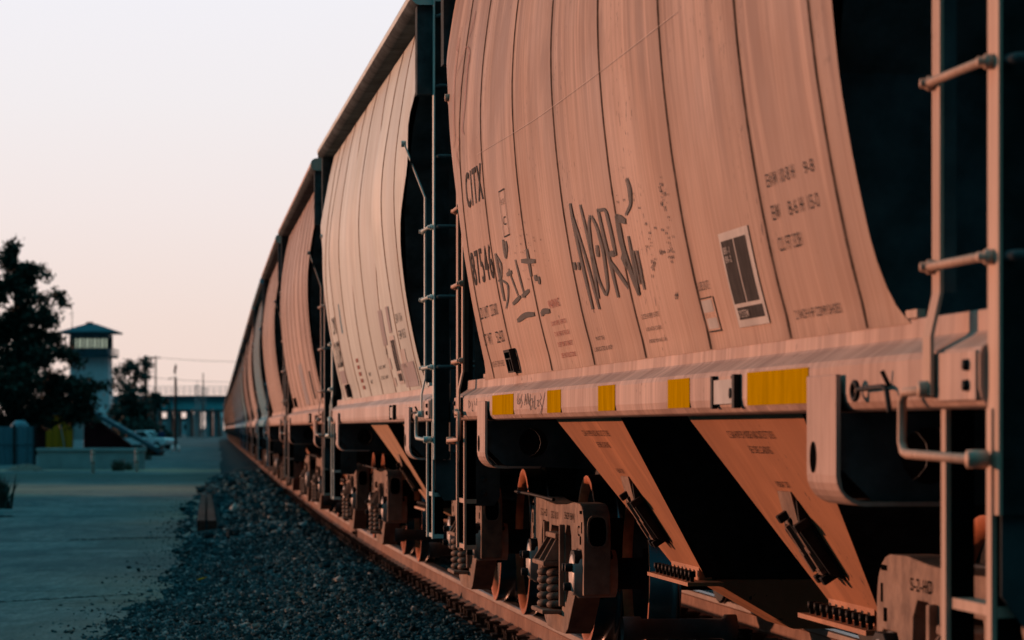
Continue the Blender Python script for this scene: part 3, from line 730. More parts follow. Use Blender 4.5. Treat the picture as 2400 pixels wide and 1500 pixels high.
    for s,w in (([(700,95),(650,300),(640,340)],.7),([(700,100),(680,230),(640,340)],.6),([(580,240),(530,420),(545,460)],.6),([(560,330),(520,640),(510,900),(515,1200)],.9),([(525,670),(560,560),(620,400),(650,440),(640,560)],.9),([(640,480),(610,900),(580,1150),(600,1180)],1.1),
        ([(600,580),(550,850)],.5),([(545,1200),(560,1260),(530,1350),(560,1480)],.9),([(520,1180),(505,1300)],.8),([(660,60),(610,220)],.5)):
        stroke(g,px(s,930,0,.2667),W*w*.9)
    g.build('faded_graffiti',M['redspray'],root)
    g=MB();stroke(g,[meas(1120,362),meas(1250,285),meas(1400,175),meas(1590,28)],.0022,taper=False);g.build('scratch',M['scratch'],root)
    g=MB();rr=random.Random(3)
    cl=[(830,130,35,60),(840,240,30,60),(830,430,60,60),(890,560,30,90),(900,650,30,40),(730,550,40,120),(760,720,30,60),(830,620,15,15),(940,950,10,20),(540,280,120,200)]
    for cx,cy,sx,sy in cl:
        for _ in range(10):
            x,y=rr.gauss(cx,sx*.6),rr.gauss(cy,sy*.6)
            t,h=meas(1300+x*.3066,400+y*.3066);q=rr.uniform(.0025,.008)
            g.add([surf(t+q*math.cos(a*1.047)*rr.uniform(1.2,2.4),h+q*.8*math.sin(a*1.047)*rr.uniform(.6,1.6),.0045) for a in range(6)],[tuple(range(6))])
    for _ in range(38):
        x,y=rr.gauss(1240,22),rr.gauss(575,40)
        t,h=meas(x,y);q=rr.uniform(.002,.005)
        g.add([surf(t+2*q*math.cos(a*1.047)*rr.uniform(.7,1.4),h+q*math.sin(a*1.047)*rr.uniform(.7,1.4),.0045) for a in range(6)],[tuple(range(6))])
    tag(g.build('rust_pits',M['rustspot'],root),kind='stuff')
    # sill: yellow conspicuity tape and handwriting
    sill=[c for c in kids(root) if c.name.startswith('side_sill')][0]
    for c,w in((3.49,.94),(1.49,.47),(-.12,.46),(-1.84,.45),(-3.57,.92)):
        q=MB();q.box(c-w/2,c+w/2,1.4783,1.4800,1.229,1.3265);q.build('reflector',M['yellow'],sill)
    g=MB()
    def sp(s,dx=1080,dy=840,k=.16667):
        out=[]
        for x,y in s:
            X,Y=dx+x*k,dy+y*k;a=D-1.478;Z=F*a/(math.cos(TH)*(X-280));out.append(((Z-a*math.sin(TH))/math.cos(TH)-TC,1.16+(1005-Y)*Z/F))
        return out
    for s in ([(812,490),(800,640),(830,640)],[(832,560),(820,610),(835,640),(848,600),(832,560)],[(868,500),(850,560),(870,620),(850,700)],[(915,500),(900,660)],[(915,500),(930,650)],[(903,590),(930,580)],[(945,490),(948,640)],[(945,490),(968,660)],[(968,660),(985,500)],
        [(1000,560),(975,600),(985,740),(1000,660)],[(1010,560),(1020,700)],[(1010,620),(1035,600)],[(1045,520),(1040,720),(1070,690)],[(1075,600),(1095,580),(1085,680),(1110,660)],[(1120,490),(1140,560),(1110,600),(1150,690),(1120,780)],[(1190,470),(1150,700),(1115,800)],
        [(115,590),(120,700)],[(115,590),(150,640),(120,700)],[(160,600),(170,650),(160,740),(180,730)],[(195,600),(210,660),(200,640)],[(230,560),(225,660),(250,650)],[(160,720),(180,750)]):
        stroke(g,sp(s),.007,lambda t,h,off=.005:(t,1.478+.002,h))
    g.build('handwriting',M['marker'],sill)
    # hopper stencils
    for c in kids(root):
        if not c.name.startswith('hopper'):continue
        e=1 if sum(v.co.x for v in c.data.vertices)>0 else -1
        g=MB();yt,yb,zt,zb=1.385,.84,1.36,.52
        L=math.hypot(yt-yb,zt-zb)
        def sh(t,h,off=.003):
            v=h/L;return (t,yt-(yt-yb)*v+off*(zt-zb)/L,zt-(zt-zb)*v-off*(yt-yb)/L)
        c0=e*1.88
        put_text(g,'CLEAN HOPPER INSIDE AND OUTLET TUBES',c0+.42,c0-.42,.275,.245,sh);put_text(g,'BEFORE LOADING',c0+.18,c0-.20,.335,.305,sh);put_text(g,'VIBRATOR',c0+.10,c0-.12,.47,.445,sh)
        g.build('hopper_stencil',M['greyst'],c)
    # raised figures cast in the side frames
    for c in kids(root):
        if not c.name.startswith('truck'):continue
        for sfr in [k for k in kids(c) if k.name.startswith('side_frame')]:
            ys=[v.co.y for v in sfr.data.vertices]
            if sum(ys)<0:continue
            x0=sum(v.co.x for v in c.data.vertices)/len(c.data.vertices)
            g=MB();fn=lambda t,h,off=.0:(t,1.1185,h)
            put_text(g,'S-2-HD',x0+.62,x0+.36,.705,.742,fn);put_text(g,'25G 10 00',x0+.18,x0-.10,.70,.738,fn);put_text(g,'5629 8WJ',x0-.36,x0-.74,.70,.745,fn);put_text(g,'C',x0-.85,x0-.92,.64,.69,fn)
            g.build('cast_figures',M['void'],sfr)

def letter_car_two(root):
    b=MB();T=put_text
    T(b,'DWRX',4.1,3.4,1.99,2.14,bold=.02);T(b,'21285',4.3,3.4,1.70,1.93,bold=.02)
    T(b,'EXW 10-6',-3.55,-4.1,1.865,1.925);T(b,'EW 8-5',-3.6,-4.15,1.755,1.815)
    for q in(0,1):
        T(b,'LOAD LIMIT',-.9,-1.7,1.60-.075*q,1.625-.075*q);T(b,'MUST',.35,.1,1.57-.06*q,1.60-.06*q)
    T(b,'LUBE',-2.0,-2.2,1.69,1.73)
    b.build('stencil_lettering',M['greyst'],root)
    b=MB()
    for i in range(5):rect(b,1.62-.02*i,1.30-.02*i,1.70-.055*i,1.73-.055*i)
    b.build('warning_text',M['fadered'],root)
    b=MB();rect(b,-2.65,-3.1,1.47,1.80);rect(b,-2.70,-2.86,1.56,1.77,surf2,1);rect(b,-2.88,-3.05,1.56,1.77,surf2,1);rect(b,-2.70,-3.05,1.49,1.54,surf2,1)
    put_text(b,'R-1',-2.73,-2.84,1.74,1.76,surf3);put_text(b,'R-2',-2.73,-2.84,1.70,1.72,surf3)
    b.build('repair_stencil',[M['white'],M['black']],root)
    b=MB();rect(b,-1.95,-2.35,1.75,2.0);rect(b,-2.75,-3.0,1.82,2.0);rect(b,-3.2,-4.3,1.44,1.60);rect(b,4.3,3.5,1.56,1.67)
    b.build('repaint_patch',M['patch'],root)
    b=MB();rect(b,-2.1,-2.3,1.58,1.66);rect(b,-2.15,-2.35,1.46,1.52);rect(b,-3.35,-3.8,1.57,1.69);rect(b,4.2,3.6,1.44,1.56)
    b.build('lube_stencil',M['white'],root)
    b=MB();rect(b,2.85,2.62,1.97,2.22);b.build('plate_decal',M['tealdecal'],root)

# ------------------------------------------------------------------ camera, world, light
cam=bpy.data.cameras.new('camera');co=bpy.data.objects.new('camera',cam);COL.objects.link(co)
co.location=(0,0,CAMZ);co.rotation_euler=(R(90),0,0)
cam.sensor_width=36;cam.lens=F/2400*36;cam.shift_y=255/2400;cam.clip_end=6000;cam.clip_start=.3
cam.dof.use_dof=True;cam.dof.focus_distance=15.5;cam.dof.aperture_fstop=6.3;cam.dof.aperture_blades=7
sc.camera=co
SUN_EL=R(3.4);AZ=R(52)        # azimuth measured from the view direction towards the left
sd=Vector((-math.sin(AZ)*math.cos(SUN_EL),math.cos(AZ)*math.cos(SUN_EL),math.sin(SUN_EL)))
sl=bpy.data.lights.new('sun','SUN');sl.energy=3.08;sl.angle=R(.6);sl.color=(1,.440,.268)
so=bpy.data.objects.new('sun',sl);COL.objects.link(so);so.rotation_euler=(-sd).to_track_quat('-Z','Y').to_euler();so.location=(-20,20,30)
w=bpy.data.worlds.new('World');sc.world=w;w.use_nodes=True;wt=w.node_tree
bg=wt.nodes['Background'];bg.inputs['Strength'].default_value=1.
def wn(t):return wt.nodes.new(t)
tc=wn('ShaderNodeTexCoord');sep=wn('ShaderNodeSeparateXYZ');wt.links.new(tc.outputs['Generated'],sep.inputs[0])
def wramp(fac,stops):
    r=wn('ShaderNodeValToRGB');wt.links.new(fac,r.inputs[0]);e=r.color_ramp.elements
    while len(e)<len(stops):e.new(.5)
    for q,(p,c) in zip(e,stops):q.position=p;q.color=(*c,1)
    return r.outputs[0]
front=wramp(sep.outputs[2],[(0,(.86,.66,.58)),(.03,(.875,.715,.655)),(.062,(.885,.785,.77)),(.095,(.88,.84,.86)),(.125,(.88,.865,.915)),(.17,(.42,.46,.52)),(.27,(.06,.14,.18)),(.5,(.03,.14,.19)),(.75,(.11,.55,.69)),(1,(.19,.84,1.04))])
back=wramp(sep.outputs[2],[(0,(.003,.034,.052)),(.5,(.004,.040,.060)),(.66,(.012,.10,.14)),(.8,(.10,.50,.63)),(1,(.19,.84,1.04))])
dot=wn('ShaderNodeVectorMath');dot.operation='DOT_PRODUCT';wt.links.new(tc.outputs['Generated'],dot.inputs[0]);dot.inputs[1].default_value=(-.30,.954,0)
mr=wn('ShaderNodeMapRange');wt.links.new(dot.outputs['Value'],mr.inputs[0]);mr.inputs[1].default_value=-.15;mr.inputs[2].default_value=.75;mr.interpolation_type='SMOOTHSTEP'
mx=wn('ShaderNodeMix');mx.data_type='RGBA';wt.links.new(mr.outputs[0],mx.inputs[0]);wt.links.new(back,mx.inputs[6]);wt.links.new(front,mx.inputs[7])
sky=wn('ShaderNodeTexSky');sky.sky_type='NISHITA';sky.sun_disc=False;sky.sun_elevation=SUN_EL;sky.sun_rotation=-AZ
sx=wn('ShaderNodeVectorMath');sx.operation='SCALE';wt.links.new(sky.outputs[0],sx.inputs[0]);sx.inputs[3].default_value=.004
ad=wn('ShaderNodeVectorMath');ad.operation='ADD';wt.links.new(mx.outputs[2],ad.inputs[0]);wt.links.new(sx.outputs[0],ad.inputs[1])
wt.links.new(ad.outputs[0],bg.inputs['Color'])
vs=sc.view_settings;vs.view_transform='Standard';vs.look='None';vs.gamma=1;vs.exposure=0
sc.render.engine='CYCLES'
sc.cycles.use_denoising=True;sc.cycles.max_bounces=6;sc.cycles.diffuse_bounces=1;sc.cycles.transparent_max_bounces=8

# ------------------------------------------------------------------ the train
TRAIN='covered hopper cars coupled in one long train'
def place(root,k):
    x,y,h=path(TC+PITCH*k);root.location=(x,y,RAIL);root.rotation_euler=(0,0,R(90)+h)
car=make_car()
bpy.context.view_layer.update()
plain_kids=[c.name for c in kids(car)]
far=[]
# a lighter copy for the distant cars: main parts only
def repaint(root,bm,sm,seam=None):
    for c in kids(root):
        n=c.name.split('.')[0]
        if n in('body',):
            mat_on(c,{0:bm});
            if seam:mat_on(c,{2:seam})
        elif n in('side_sill','jacking_pad') and bm.name.startswith('dusty'):
            pass
        elif n in('roof','side_sill','jacking_pad','corner_post','ladder_stile','ladder_rung','grab_iron','sill_step'):
            mat_on(c,{0:bm})
            for q in kids(c):
                if q.name.split('.')[0] in('hatch','corner_plate'):mat_on(q,{0:bm})
        elif n=='hopper':
            mat_on(c,{0:sm})
            for q in kids(c):
                if q.name.split('.')[0] in('flange','outlet_lip'):mat_on(q,{0:sm})
cars=[car]
kinds=['tan','cream','pinktan','pinktan','teal','pale','brown','teal','blue','blue','blue','blue','pale','pinktan','pale','pinktan','pale','pinktan','blue','pale','pinktan','pale','pinktan','brown','pale','pinktan','pale','brown','pale','brown']
LAB={0:'weathered tan hopper car nearest the camera, stencilled CITX 87546 with graffiti and yellow reflector squares',
1:'cream hopper car with wavy side sheets and rusty seams, coupled behind the CITX 87546 car',
2:'dusty pink tan hopper car coupled directly behind the cream hopper car',
3:'pink tan hopper car coupled in front of the first teal hopper car',
4:'nearest faded teal hopper car, coupled between pink tan and pale pink ones',
5:'pale pink hopper car coupled behind the nearest teal hopper car',
6:'red brown hopper car just ahead of the run of distant blue grey hopper cars'}
SMALL=('rivet','bolster_pocket','pocket_rim','bracket_hook','bracket_bolt','bolt','running_board','hatch','tag_clip','flange_bolt','cap_screw','cast_figures','vibrator_bracket','bracket_ramp','outlet_tube','air_hose','lightening_hole','bearing_adapter','brake_beam','eave_bracket','release_rod','brake_rod','tag_holder','end_rung','placard_holder')
TINY=SMALL+('ladder_rung','end_ladder_stile','coil_spring','axle','bolster_end','bearing','bolster_web','coupler','flange','outlet_lip','grab_iron','corner_plate','truck_detail')
FARX=TINY+('sill_step','ladder_stile','jacking_pad','end_sill')
for k in range(1,30):
    c=copy_tree(car,skip=() if k<3 else SMALL if k<6 else TINY if k<9 else FARX)
    cars.append(c)
for k,c in enumerate(cars):
    place(c,k)
    if k:repaint(c,M[kinds[k]],M['sheet_cream'] if k in(1,) else M['sheet'],M['rustseam'] if k==1 else None)
    lab=LAB.get(k)
    if not lab:
        nm={'teal':'teal','blue':'blue grey','pale':'pale pink','pinktan':'pink tan','brown':'red brown'}[kinds[k]]
        lab='small far off %s hopper car in the distant part of the train'%nm
    tag(c,lab,'freight car',TRAIN)
for c in kids(cars[1]):
    if c.name.split('.')[0] in('side_sill','jacking_pad'):
        mat_on(c,{0:M['pale']})
        for q in kids(c):
            if q.name.startswith('corner_plate'):mat_on(q,{0:M['pale']})
# the second car has buckled sheets of its own
bd=[c for c in kids(cars[1]) if c.name.startswith('body')][0]
bd.data=body_mesh('body',[M['cream'],M['endpaint'],M['rustseam']],5,.0105,dirty=.2,gk=.35)
for s in bd.material_slots:s.link='DATA'
letter_car_one(cars[0]);letter_car_two(cars[1])
# dusty wash marks on the third car's side
b=MB();rect(b,.2,-1.0,1.44,1.9);b.build('repaint_patch',M['patch'],cars[2])
b=MB();rect(b,-2.6,-3.0,1.48,1.78);b.build('repair_stencil',M['greyst'],cars[2])

# ------------------------------------------------------------------ rails, sleepers, ballast
RP=[(-.075,.226),(.075,.226),(.075,.238),(.012,.262),(.010,.345),(.036,.362),(.0365,.392),(.028,.40),(-.028,.40),(-.0365,.392),(-.036,.362),(-.010,.345),(-.012,.262),(-.075,.238)]
for sg,lab in((1,'rusty steel rail nearest the gravel, running below the left wheels of the train'),(-1,'rusty steel rail behind the wheels, on the far side of the track')):
    b=MB();ss=[-8+i*1.0 for i in range(0,108)]+[100+i*6 for i in range(1,68)];n=len(RP);vs=[];fs=[]
    for s in ss:
        for y,z in RP:vs.append(tp(s,sg*.7535+y,z))
    for i in range(len(ss)-1):
        for k in range(n):
            k2=(k+1)%n;fs.append((i*n+k,i*n+k2,(i+1)*n+k2,(i+1)*n+k))
    b.add(vs,fs,0)
    for i,q in enumerate(b.f):
        if i%n in(5,6,7,8,9):b.m[i]=1
    r=b.build('rail',[M['railweb'],M['railhead']]);tag(r,lab,'rail','the two rails of the track')
    for s0 in (18.2,41.5,65):
        b=MB()
        x,y,h=path(s0);u=Vector((-math.sin(h),math.cos(h),0));l=Vector((-math.cos(h),-math.sin(h),0))
        o=tp(s0,sg*.7535,0)+l*sg*.0115
        b.obox(o+u*-.02+Vector((0,0,.25)),u*.50,l*sg*.018,Vector((0,0,.105)))
        for k in range(4):
            c=o+u*(.04+k*.125)+l*sg*.018+Vector((0,0,.305));b.tube([c,c+l*sg*.028],.016,8)
        b.build('joint_bar',M['plate'],r)
SL='sleepers under the track'
b=MB();b.box(-.11,.11,-1.31,1.31,.04,.205);proto_me=b.mesh('sleeper',M['timber'])
pb=MB()
for sg in(1,):
    pb.box(-.095,.095,sg*.56,sg*.945,.2052,.2235)
    for yy in(.62,.655,.86,.90):
        for xx in(-.06,.06):
            pb.box(xx-.013,xx+.013,sg*yy-.013,sg*yy+.013,.2235,.262);pb.box(xx-.02,xx+.02,sg*yy-.024,sg*yy+.018,.262,.275)
    for xx in(-.135,.135):pb.box(xx-.02,xx+.02,sg*.66,sg*.86,.20,.236)
plate_me=pb.mesh('tie_plate',M['plate'])
i=0;s=-2.
while s<115:
    x,y,h=path(s)
    o=bpy.data.objects.new('sleeper',proto_me);COL.objects.link(o);o.location=(x,y,0);o.rotation_euler=(0,0,R(90)+h+rng.normal(0,.012))
    tag(o,'dark timber sleeper bedded in ballast under the rails of the train track','sleeper',SL)
    if s<75:
        
        for q in(0,180):p=bpy.data.objects.new('tie_plate',plate_me);COL.objects.link(p);p.parent=o;p.rotation_euler=(0,0,R(q)+rng.normal(0,.05))
    s+=.52;i+=1
# bed of ballast: a bank from the sleepers down to the path
def edge(s):   # how far left of the axis the stones reach
    return interp([(5,3.9),(22,3.85),(25.5,3.62),(27.5,3.42),(29,3.28),(32,3.06),(36.5,2.92),(44,2.82),(56,2.82),(68,2.84),(110,2.4),(149,2.1),(400,2.1)],s)+.07*math.sin(s*.9)+.06*math.sin(s*2.3+1)
b=MB();ss=[-8+i*1.0 for i in range(0,108)]+[100+i*8 for i in range(1,50)]
vs=[];fs=[]
for s in ss:
    e=edge(s)
    for off,z in((-4.6,-.03),(-3.0,.04),(-1.5,.20),(-1.0,.192),(1.0,.198),(1.5,.205),(1.45+(e-1.45)*.45,.095),(1.45+(e-1.45)*.8,.03),(e+.1,-.02)):
        vs.append(tp(s,off,z))
for i in range(len(ss)-1):
    for k in range(8):fs.append((i*9+k,i*9+k+1,(i+1)*9+k+1,(i+1)*9+k))
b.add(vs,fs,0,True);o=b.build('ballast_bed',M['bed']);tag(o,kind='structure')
def bedz(s,off):
    e=edge(s)
    return interp([(1.0,.198),(1.5,.205),(1.45+(e-1.45)*.45,.095),(1.45+(e-1.45)*.8,.03),(e+.1,-.02),(e+5,0)],abs(off)) if off<e else 0.
def stones(name,n,srange,lat,size,bias,mat=M['stone']):
    P=[];S=[]
    while len(P)<n:
        u=rng.random();s=srange[0]*(srange[1]/srange[0])**(u**bias)
        e=edge(s)
        if lat=='bank':
            off=1.0+rng.random()*(e-1.0)*1.02
        elif lat=='between':off=rng.uniform(-1.6,1.35)
        else:off=e+.05-math.log(1-rng.random()*.97)*.26-.25
        x,y,h=path(s);fx=x-math.cos(h)*off;fy=y-math.sin(h)*off
        if 49.5<fy<75 and abs(fx-((485-1200)/F*52+(fy-52)/21*((484-1200)/F*73-(485-1200)/F*52)))<.26:continue
        z=max(0,bedz(s,off)) if lat!='between' else .17
        P.append((x-math.cos(h)*off,y-math.sin(h)*off,z));S.append(s)
    P=np.array(P);S=np.array(S);N=len(P)
    sz=size*np.exp(rng.normal(0,.38,N))*(.8+np.clip((S-20)/60,0,1)*.6)
    base=np.array([(-1,-1,-1),(1,-1,-1),(1,1,-1),(-1,1,-1),(-1,-1,1),(1,-1,1),(1,1,1),(-1,1,1)],float)
    V=base[None]*rng.uniform(.35,1.0,(N,8,1))*np.array([1,1,1])+rng.normal(0,.18,(N,8,3))
    V*=(sz[:,None]*rng.uniform([.7,.5,.35],[1.25,.9,.75],(N,3)))[:,None,:]
    a,bb,c=rng.uniform(0,6.283,N),rng.normal(0,.45,N),rng.normal(0,.45,N)
    def rot(V,ax,t):
        i,j=[(1,2),(2,0),(0,1)][ax];x=V[...,i].copy();y=V[...,j].copy();ct,st=np.cos(t)[:,None],np.sin(t)[:,None]
        V[...,i]=x*ct-y*st;V[...,j]=x*st+y*ct
    rot(V,0,bb);rot(V,1,c);rot(V,2,a)
    V+=P[:,None,:]+np.array([0,0,1])*(sz*rng.uniform(.0,.55,N))[:,None,None]
    tri=np.array([(0,2,1),(0,3,2),(4,5,6),(4,6,7),(0,1,5),(0,5,4),(1,2,6),(1,6,5),(2,3,7),(2,7,6),(3,0,4),(3,4,7)])
    T=(tri[None]+(np.arange(N)*8)[:,None,None]).reshape(-1,3)
    me=bpy.data.meshes.new(name);me.vertices.add(N*8);me.vertices.foreach_set('co',V.reshape(-1).astype(np.float32))
    me.loops.add(len(T)*3);me.loops.foreach_set('vertex_index',T.reshape(-1).astype(np.int32))
    me.polygons.add(len(T));me.polygons.foreach_set('loop_start',np.arange(len(T),dtype=np.int32)*3);me.polygons.foreach_set('loop_total',np.full(len(T),3,np.int32))
    me.materials.append(mat)
    at=me.attributes.new('shade','FLOAT','POINT');at.data.foreach_set('value',np.repeat(rng.random(N),8).astype(np.float32))
    me.update(calc_edges=True);me.validate()
    o=bpy.data.objects.new(name,me);COL.objects.link(o);return o
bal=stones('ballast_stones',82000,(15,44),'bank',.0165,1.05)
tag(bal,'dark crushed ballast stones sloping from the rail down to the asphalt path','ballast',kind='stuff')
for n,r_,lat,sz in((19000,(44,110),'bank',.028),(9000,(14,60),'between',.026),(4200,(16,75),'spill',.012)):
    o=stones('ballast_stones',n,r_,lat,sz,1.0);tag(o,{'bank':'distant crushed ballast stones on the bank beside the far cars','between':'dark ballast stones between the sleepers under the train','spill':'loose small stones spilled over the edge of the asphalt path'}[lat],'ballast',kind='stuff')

# ------------------------------------------------------------------ ground
def at(px,py,Z):return Vector(((px-1200)/F*Z,Z,CAMZ+(1005-py)/F*Z))
def gx(px,Z):return (px-1200)/F*Z
b=MB();b.add([(-900,-40,0),(900,-40,0),(900,3500,0),(-900,3500,0)],[(0,1,2,3)]);o=b.build('ground',M['ground']);tag(o,kind='structure')
b=MB();ss=[2+i*1.0 for i in range(0,110)];vs=[];fs=[];sv=[]
for s in ss:
    e=edge(s)+.25*math.sin(s*.37);a=.55+.45*math.sin(s*.31+1.2)*math.sin(s*.13)
    for d,k in((-.8,0),(-.1,.75),(.45,.6),(1.0,.3),(1.9,0)):vs.append(tp(s,e+d,.004));sv.append(k*(a if 14<s<90 else .4))
for i in range(len(ss)-1):
    for k in range(4):fs.append((i*5+k,i*5+k+1,(i+1)*5+k+1,(i+1)*5+k))
b.add(vs,fs)
def crack(pts,w_,seed):
    r_=random.Random(seed);P=[]
    for i in range(len(pts)-1):
        (x0,y0),(x1,y1)=pts[i],pts[i+1]
        for k in range(24):P.append((x0+(x1-x0)*k/24,y0+(y1-y0)*k/24+r_.gauss(0,.8)))
    V=[]
    for x_,y_ in P:
        Z_=CAMZ*F/(y_-1005);ww=w_*r_.uniform(.3,1.3);V+=[(gx(x_,Z_),Z_-ww,.0085),(gx(x_,Z_)+.02,Z_+ww,.0085)]
    b.add(V,[(2*i,2*i+2,2*i+3,2*i+1) for i in range(len(P)-1)],1);sv.extend([0]*len(V))
crack([(-300,1428),(0,1412),(170,1402),(345,1393)],.08,1);crack([(165,1266),(300,1263),(425,1261)],.15,3);crack([(-50,1211),(30,1211)],.4,6)
me=b.mesh('path_edge',[M['ground'],M['crack']]);a_=me.attributes.new('sand','FLOAT','POINT');a_.data.foreach_set('value',sv)
o=bpy.data.objects.new('path_edge',me);COL.objects.link(o);tag(o,kind='structure')
def patch(name,pts,mat,z):
    # irregular outline strip lying on the ground
    rr=random.Random(len(pts)*7+int(z*1e4));P=[]
    for i in range(len(pts)):
        a,c=pts[i],pts[(i+1)%len(pts)]
        for k in range(10):
            f=k/10;P.append((a[0]+(c[0]-a[0])*f+rr.uniform(-.25,.25),a[1]+(c[1]-a[1])*f+rr.uniform(-1.1,1.1),z))
    tri=tessellate_polygon([[Vector(p) for p in P]]);b=MB();b.add(P,[tuple(t) for t in tri])
    o=b.build(name,mat);tag(o,kind='structure');return o
def gz(py):return CAMZ*F/(py-1005)

# two long beams lying at the edge of the gravel
for i,(x0,x1,x2,x3,lab) in enumerate(((462,481,472,483,'long brown beam lying on the gravel edge, left one of the pair'),(486,507,485.5,496,'long brown beam lying on the gravel edge, right one of the pair'))):
    a=at(x0,1000,52);bq=at(x1,1000,52);c=at(x2,1000,73);d=at(x3,1000,73)
    b=MB();v=[(p.x,p.y,z) for z in(-.01,.185) for p in(a,bq,d,c)]
    b.add(v,[(0,3,2,1),(4,5,6,7),(0,1,5,4),(1,2,6,5),(2,3,7,6),(3,0,4,7)])
    o=b.build('timber_beam',M['beam'],bevel=.008);tag(o,lab,'beam','pair of beams beside the track')
p=at(579,1200,66);b=MB();b.box(p.x-.09,p.x+.09,p.y-.1,p.y+.1,.02,.17);b.box(p.x-.05,p.x+.05,p.y-.1,p.y+.1,.172,.19)
o=b.build('timber_block',M['pole'],bevel=.01);tag(o,'small dark block lying on the ballast bank','block')
p=at(472,1374,gz(1374));b=MB();b.add([(p.x-.05,p.y,.065),(p.x+.0,p.y-.05,.075),(p.x+.055,p.y,.095),(p.x+.005,p.y+.05,.07),(p.x-.05,p.y,.062),(p.x,p.y-.05,.071),(p.x+.055,p.y,.09),(p.x+.005,p.y+.05,.066)],[(0,1,2,3),(4,7,6,5),(0,4,5,1),(1,5,6,2),(2,6,7,3),(3,7,4,0)])
o=b.build('litter_scrap',M['yellow']);tag(o,'small yellow scrap of litter on the ballast stones','litter')

# ------------------------------------------------------------------ vegetation
def foliage(blobs,leaf,count,seed,depth=.8,mat=None,flat=.75):
    """blobs: (centre, radius); many small leaf faces gathered in clumps"""
    r=np.random.default_rng(seed);Vs=[];Sh=[]
    tot=sum(q*q for _,q in blobs)
    for c,q in blobs:
        n=max(6,int(count*q*q/tot));nc=max(3,int(n/26))
        d=r.normal(size=(nc,3));d/=np.linalg.norm(d,axis=1)[:,None]
        cc=np.array(c)+d*(q*r.uniform(.35,1.0,(nc,1)))*np.array([1,depth,flat])
        idx=r.integers(0,nc,n);pos=cc[idx]+r.normal(0,leaf*1.15,(n,3))
        a=r.normal(size=(n,3));a/=np.linalg.norm(a,axis=1)[:,None];t=r.normal(size=(n,3));t-=a*(t*a).sum(1)[:,None];t/=np.linalg.norm(t,axis=1)[:,None];u=np.cross(a,t)
        sz=(leaf*r.uniform(.5,1.3,n))[:,None]
        quad=np.stack([pos-t*sz,pos-u*sz*.45,pos+t*sz,pos+u*sz*.45],1)
        Vs.append(quad);Sh.append(np.repeat(np.clip(r.random(nc)[idx]*.7+r.random(n)*.3,0,1),4))
    V=np.concatenate(Vs);S=np.concatenate(Sh);N=len(V)
    me=bpy.data.meshes.new('crown');me.vertices.add(N*4);me.vertices.foreach_set('co',V.reshape(-1).astype(np.float32))
    me.loops.add(N*4);me.loops.foreach_set('vertex_index',np.arange(N*4,dtype=np.int32));me.polygons.add(N);me.polygons.foreach_set('loop_start',np.arange(N,dtype=np.int32)*4);me.polygons.foreach_set('loop_total',np.full(N,4,np.int32))
    me.materials.append(mat or M['leaf']);at_=me.attributes.new('shade','FLOAT','POINT');at_.data.foreach_set('value',S.astype(np.float32))
    me.update(calc_edges=True)
    return me
def tree(name,lab,blobpx,Z,leaf,count,seed,trunk_px,top_py,tr=.25,mat=None,group=None,limbs=True,dz=.06):
    rr=random.Random(seed);k=Z/F
    base=Vector((gx(trunk_px,Z),Z,0));root=empty(name,base);tag(root,lab,'tree',group)
    bl=[]
    for x,y,q in blobpx:
        p=at(x,y,Z)-base;p.y+=rr.uniform(-1,1)*q*k*1.1;bl.append((p,q*k))
    o=bpy.data.objects.new('crown',foliage(bl,leaf,count,seed,mat=mat));COL.objects.link(o);o.parent=root
    b=MB();top=at(trunk_px,top_py,Z).z
    b.tube([(0,0,-.1),(.05,0,top*.3),(-.06,.05,top*.65),(0,0,top)],[tr*1.2,tr*.85,tr*.5,tr*.12],10)
    if limbs:
        for p,q in bl[::2]:
            z0=max(.5,min(top*.9,p.z-abs(p.x)*.5));b.tube([(0,0,z0),(p.x*.5,p.y*.5,(z0+p.z)*.5+.1),p],[tr*.35,tr*.22,tr*.06],6)
    t=b.build('trunk',M['bark'],root)
    return root
tree('conifer_tree','big dark conifer on the left edge in front of the control tower',
 [(32,572,9),(28,588,15),(8,606,16),(20,618,18),(46,634,24),(84,636,18),(104,648,10),(62,655,20),(24,668,30),(66,690,26),(100,700,14),(134,694,12),(150,704,9),(148,716,7),(45,735,34),(95,742,24),(118,752,16),(12,770,42),(70,790,36),(120,790,20),(40,835,46),(100,838,34),(142,826,17),(170,838,13),(186,852,8),(60,895,48),(120,900,36),(160,900,20),(186,905,13),(210,906,10),(232,900,9),(244,902,6),(40,950,42),(100,955,34),(150,952,24),(184,950,14),(206,960,12),(220,982,8),(200,925,17),(214,938,11),(165,975,22),(190,975,13),(175,915,18),(-40,700,60),(-60,800,80),(-50,900,80),(0,985,26),(70,985,20),(115,985,14)],
 190,.17,35000,3,40,575,.35)
tree('leafy_tree','thin crowned tree between the control tower and the utility pole',
 [(312,858,20),(338,852,16),(292,868,14),(268,868,9),(280,885,10),(325,880,18),(345,880,10),(300,908,24),(262,905,9),(330,920,12),(306,935,20)],330,.20,2300,5,304,850,.22,M['leaf2'])
tree('bushy_tree','dense dark bushy tree standing between the control tower and the bridge',
 [(300,960,36),(332,972,28),(278,972,22),(312,1006,36),(345,998,18),(285,1015,26),(335,1020,22),(300,930,20),(354,1020,10)],318,.26,4600,6,308,940,.3,M['leaf2'])
tree('round_tree','small dark bush top showing above the bridge parapet',[(365,935,10),(352,945,12),(372,945,7),(385,938,6)],560,.4,700,8,362,935,.2,M['leaf2'],limbs=False)
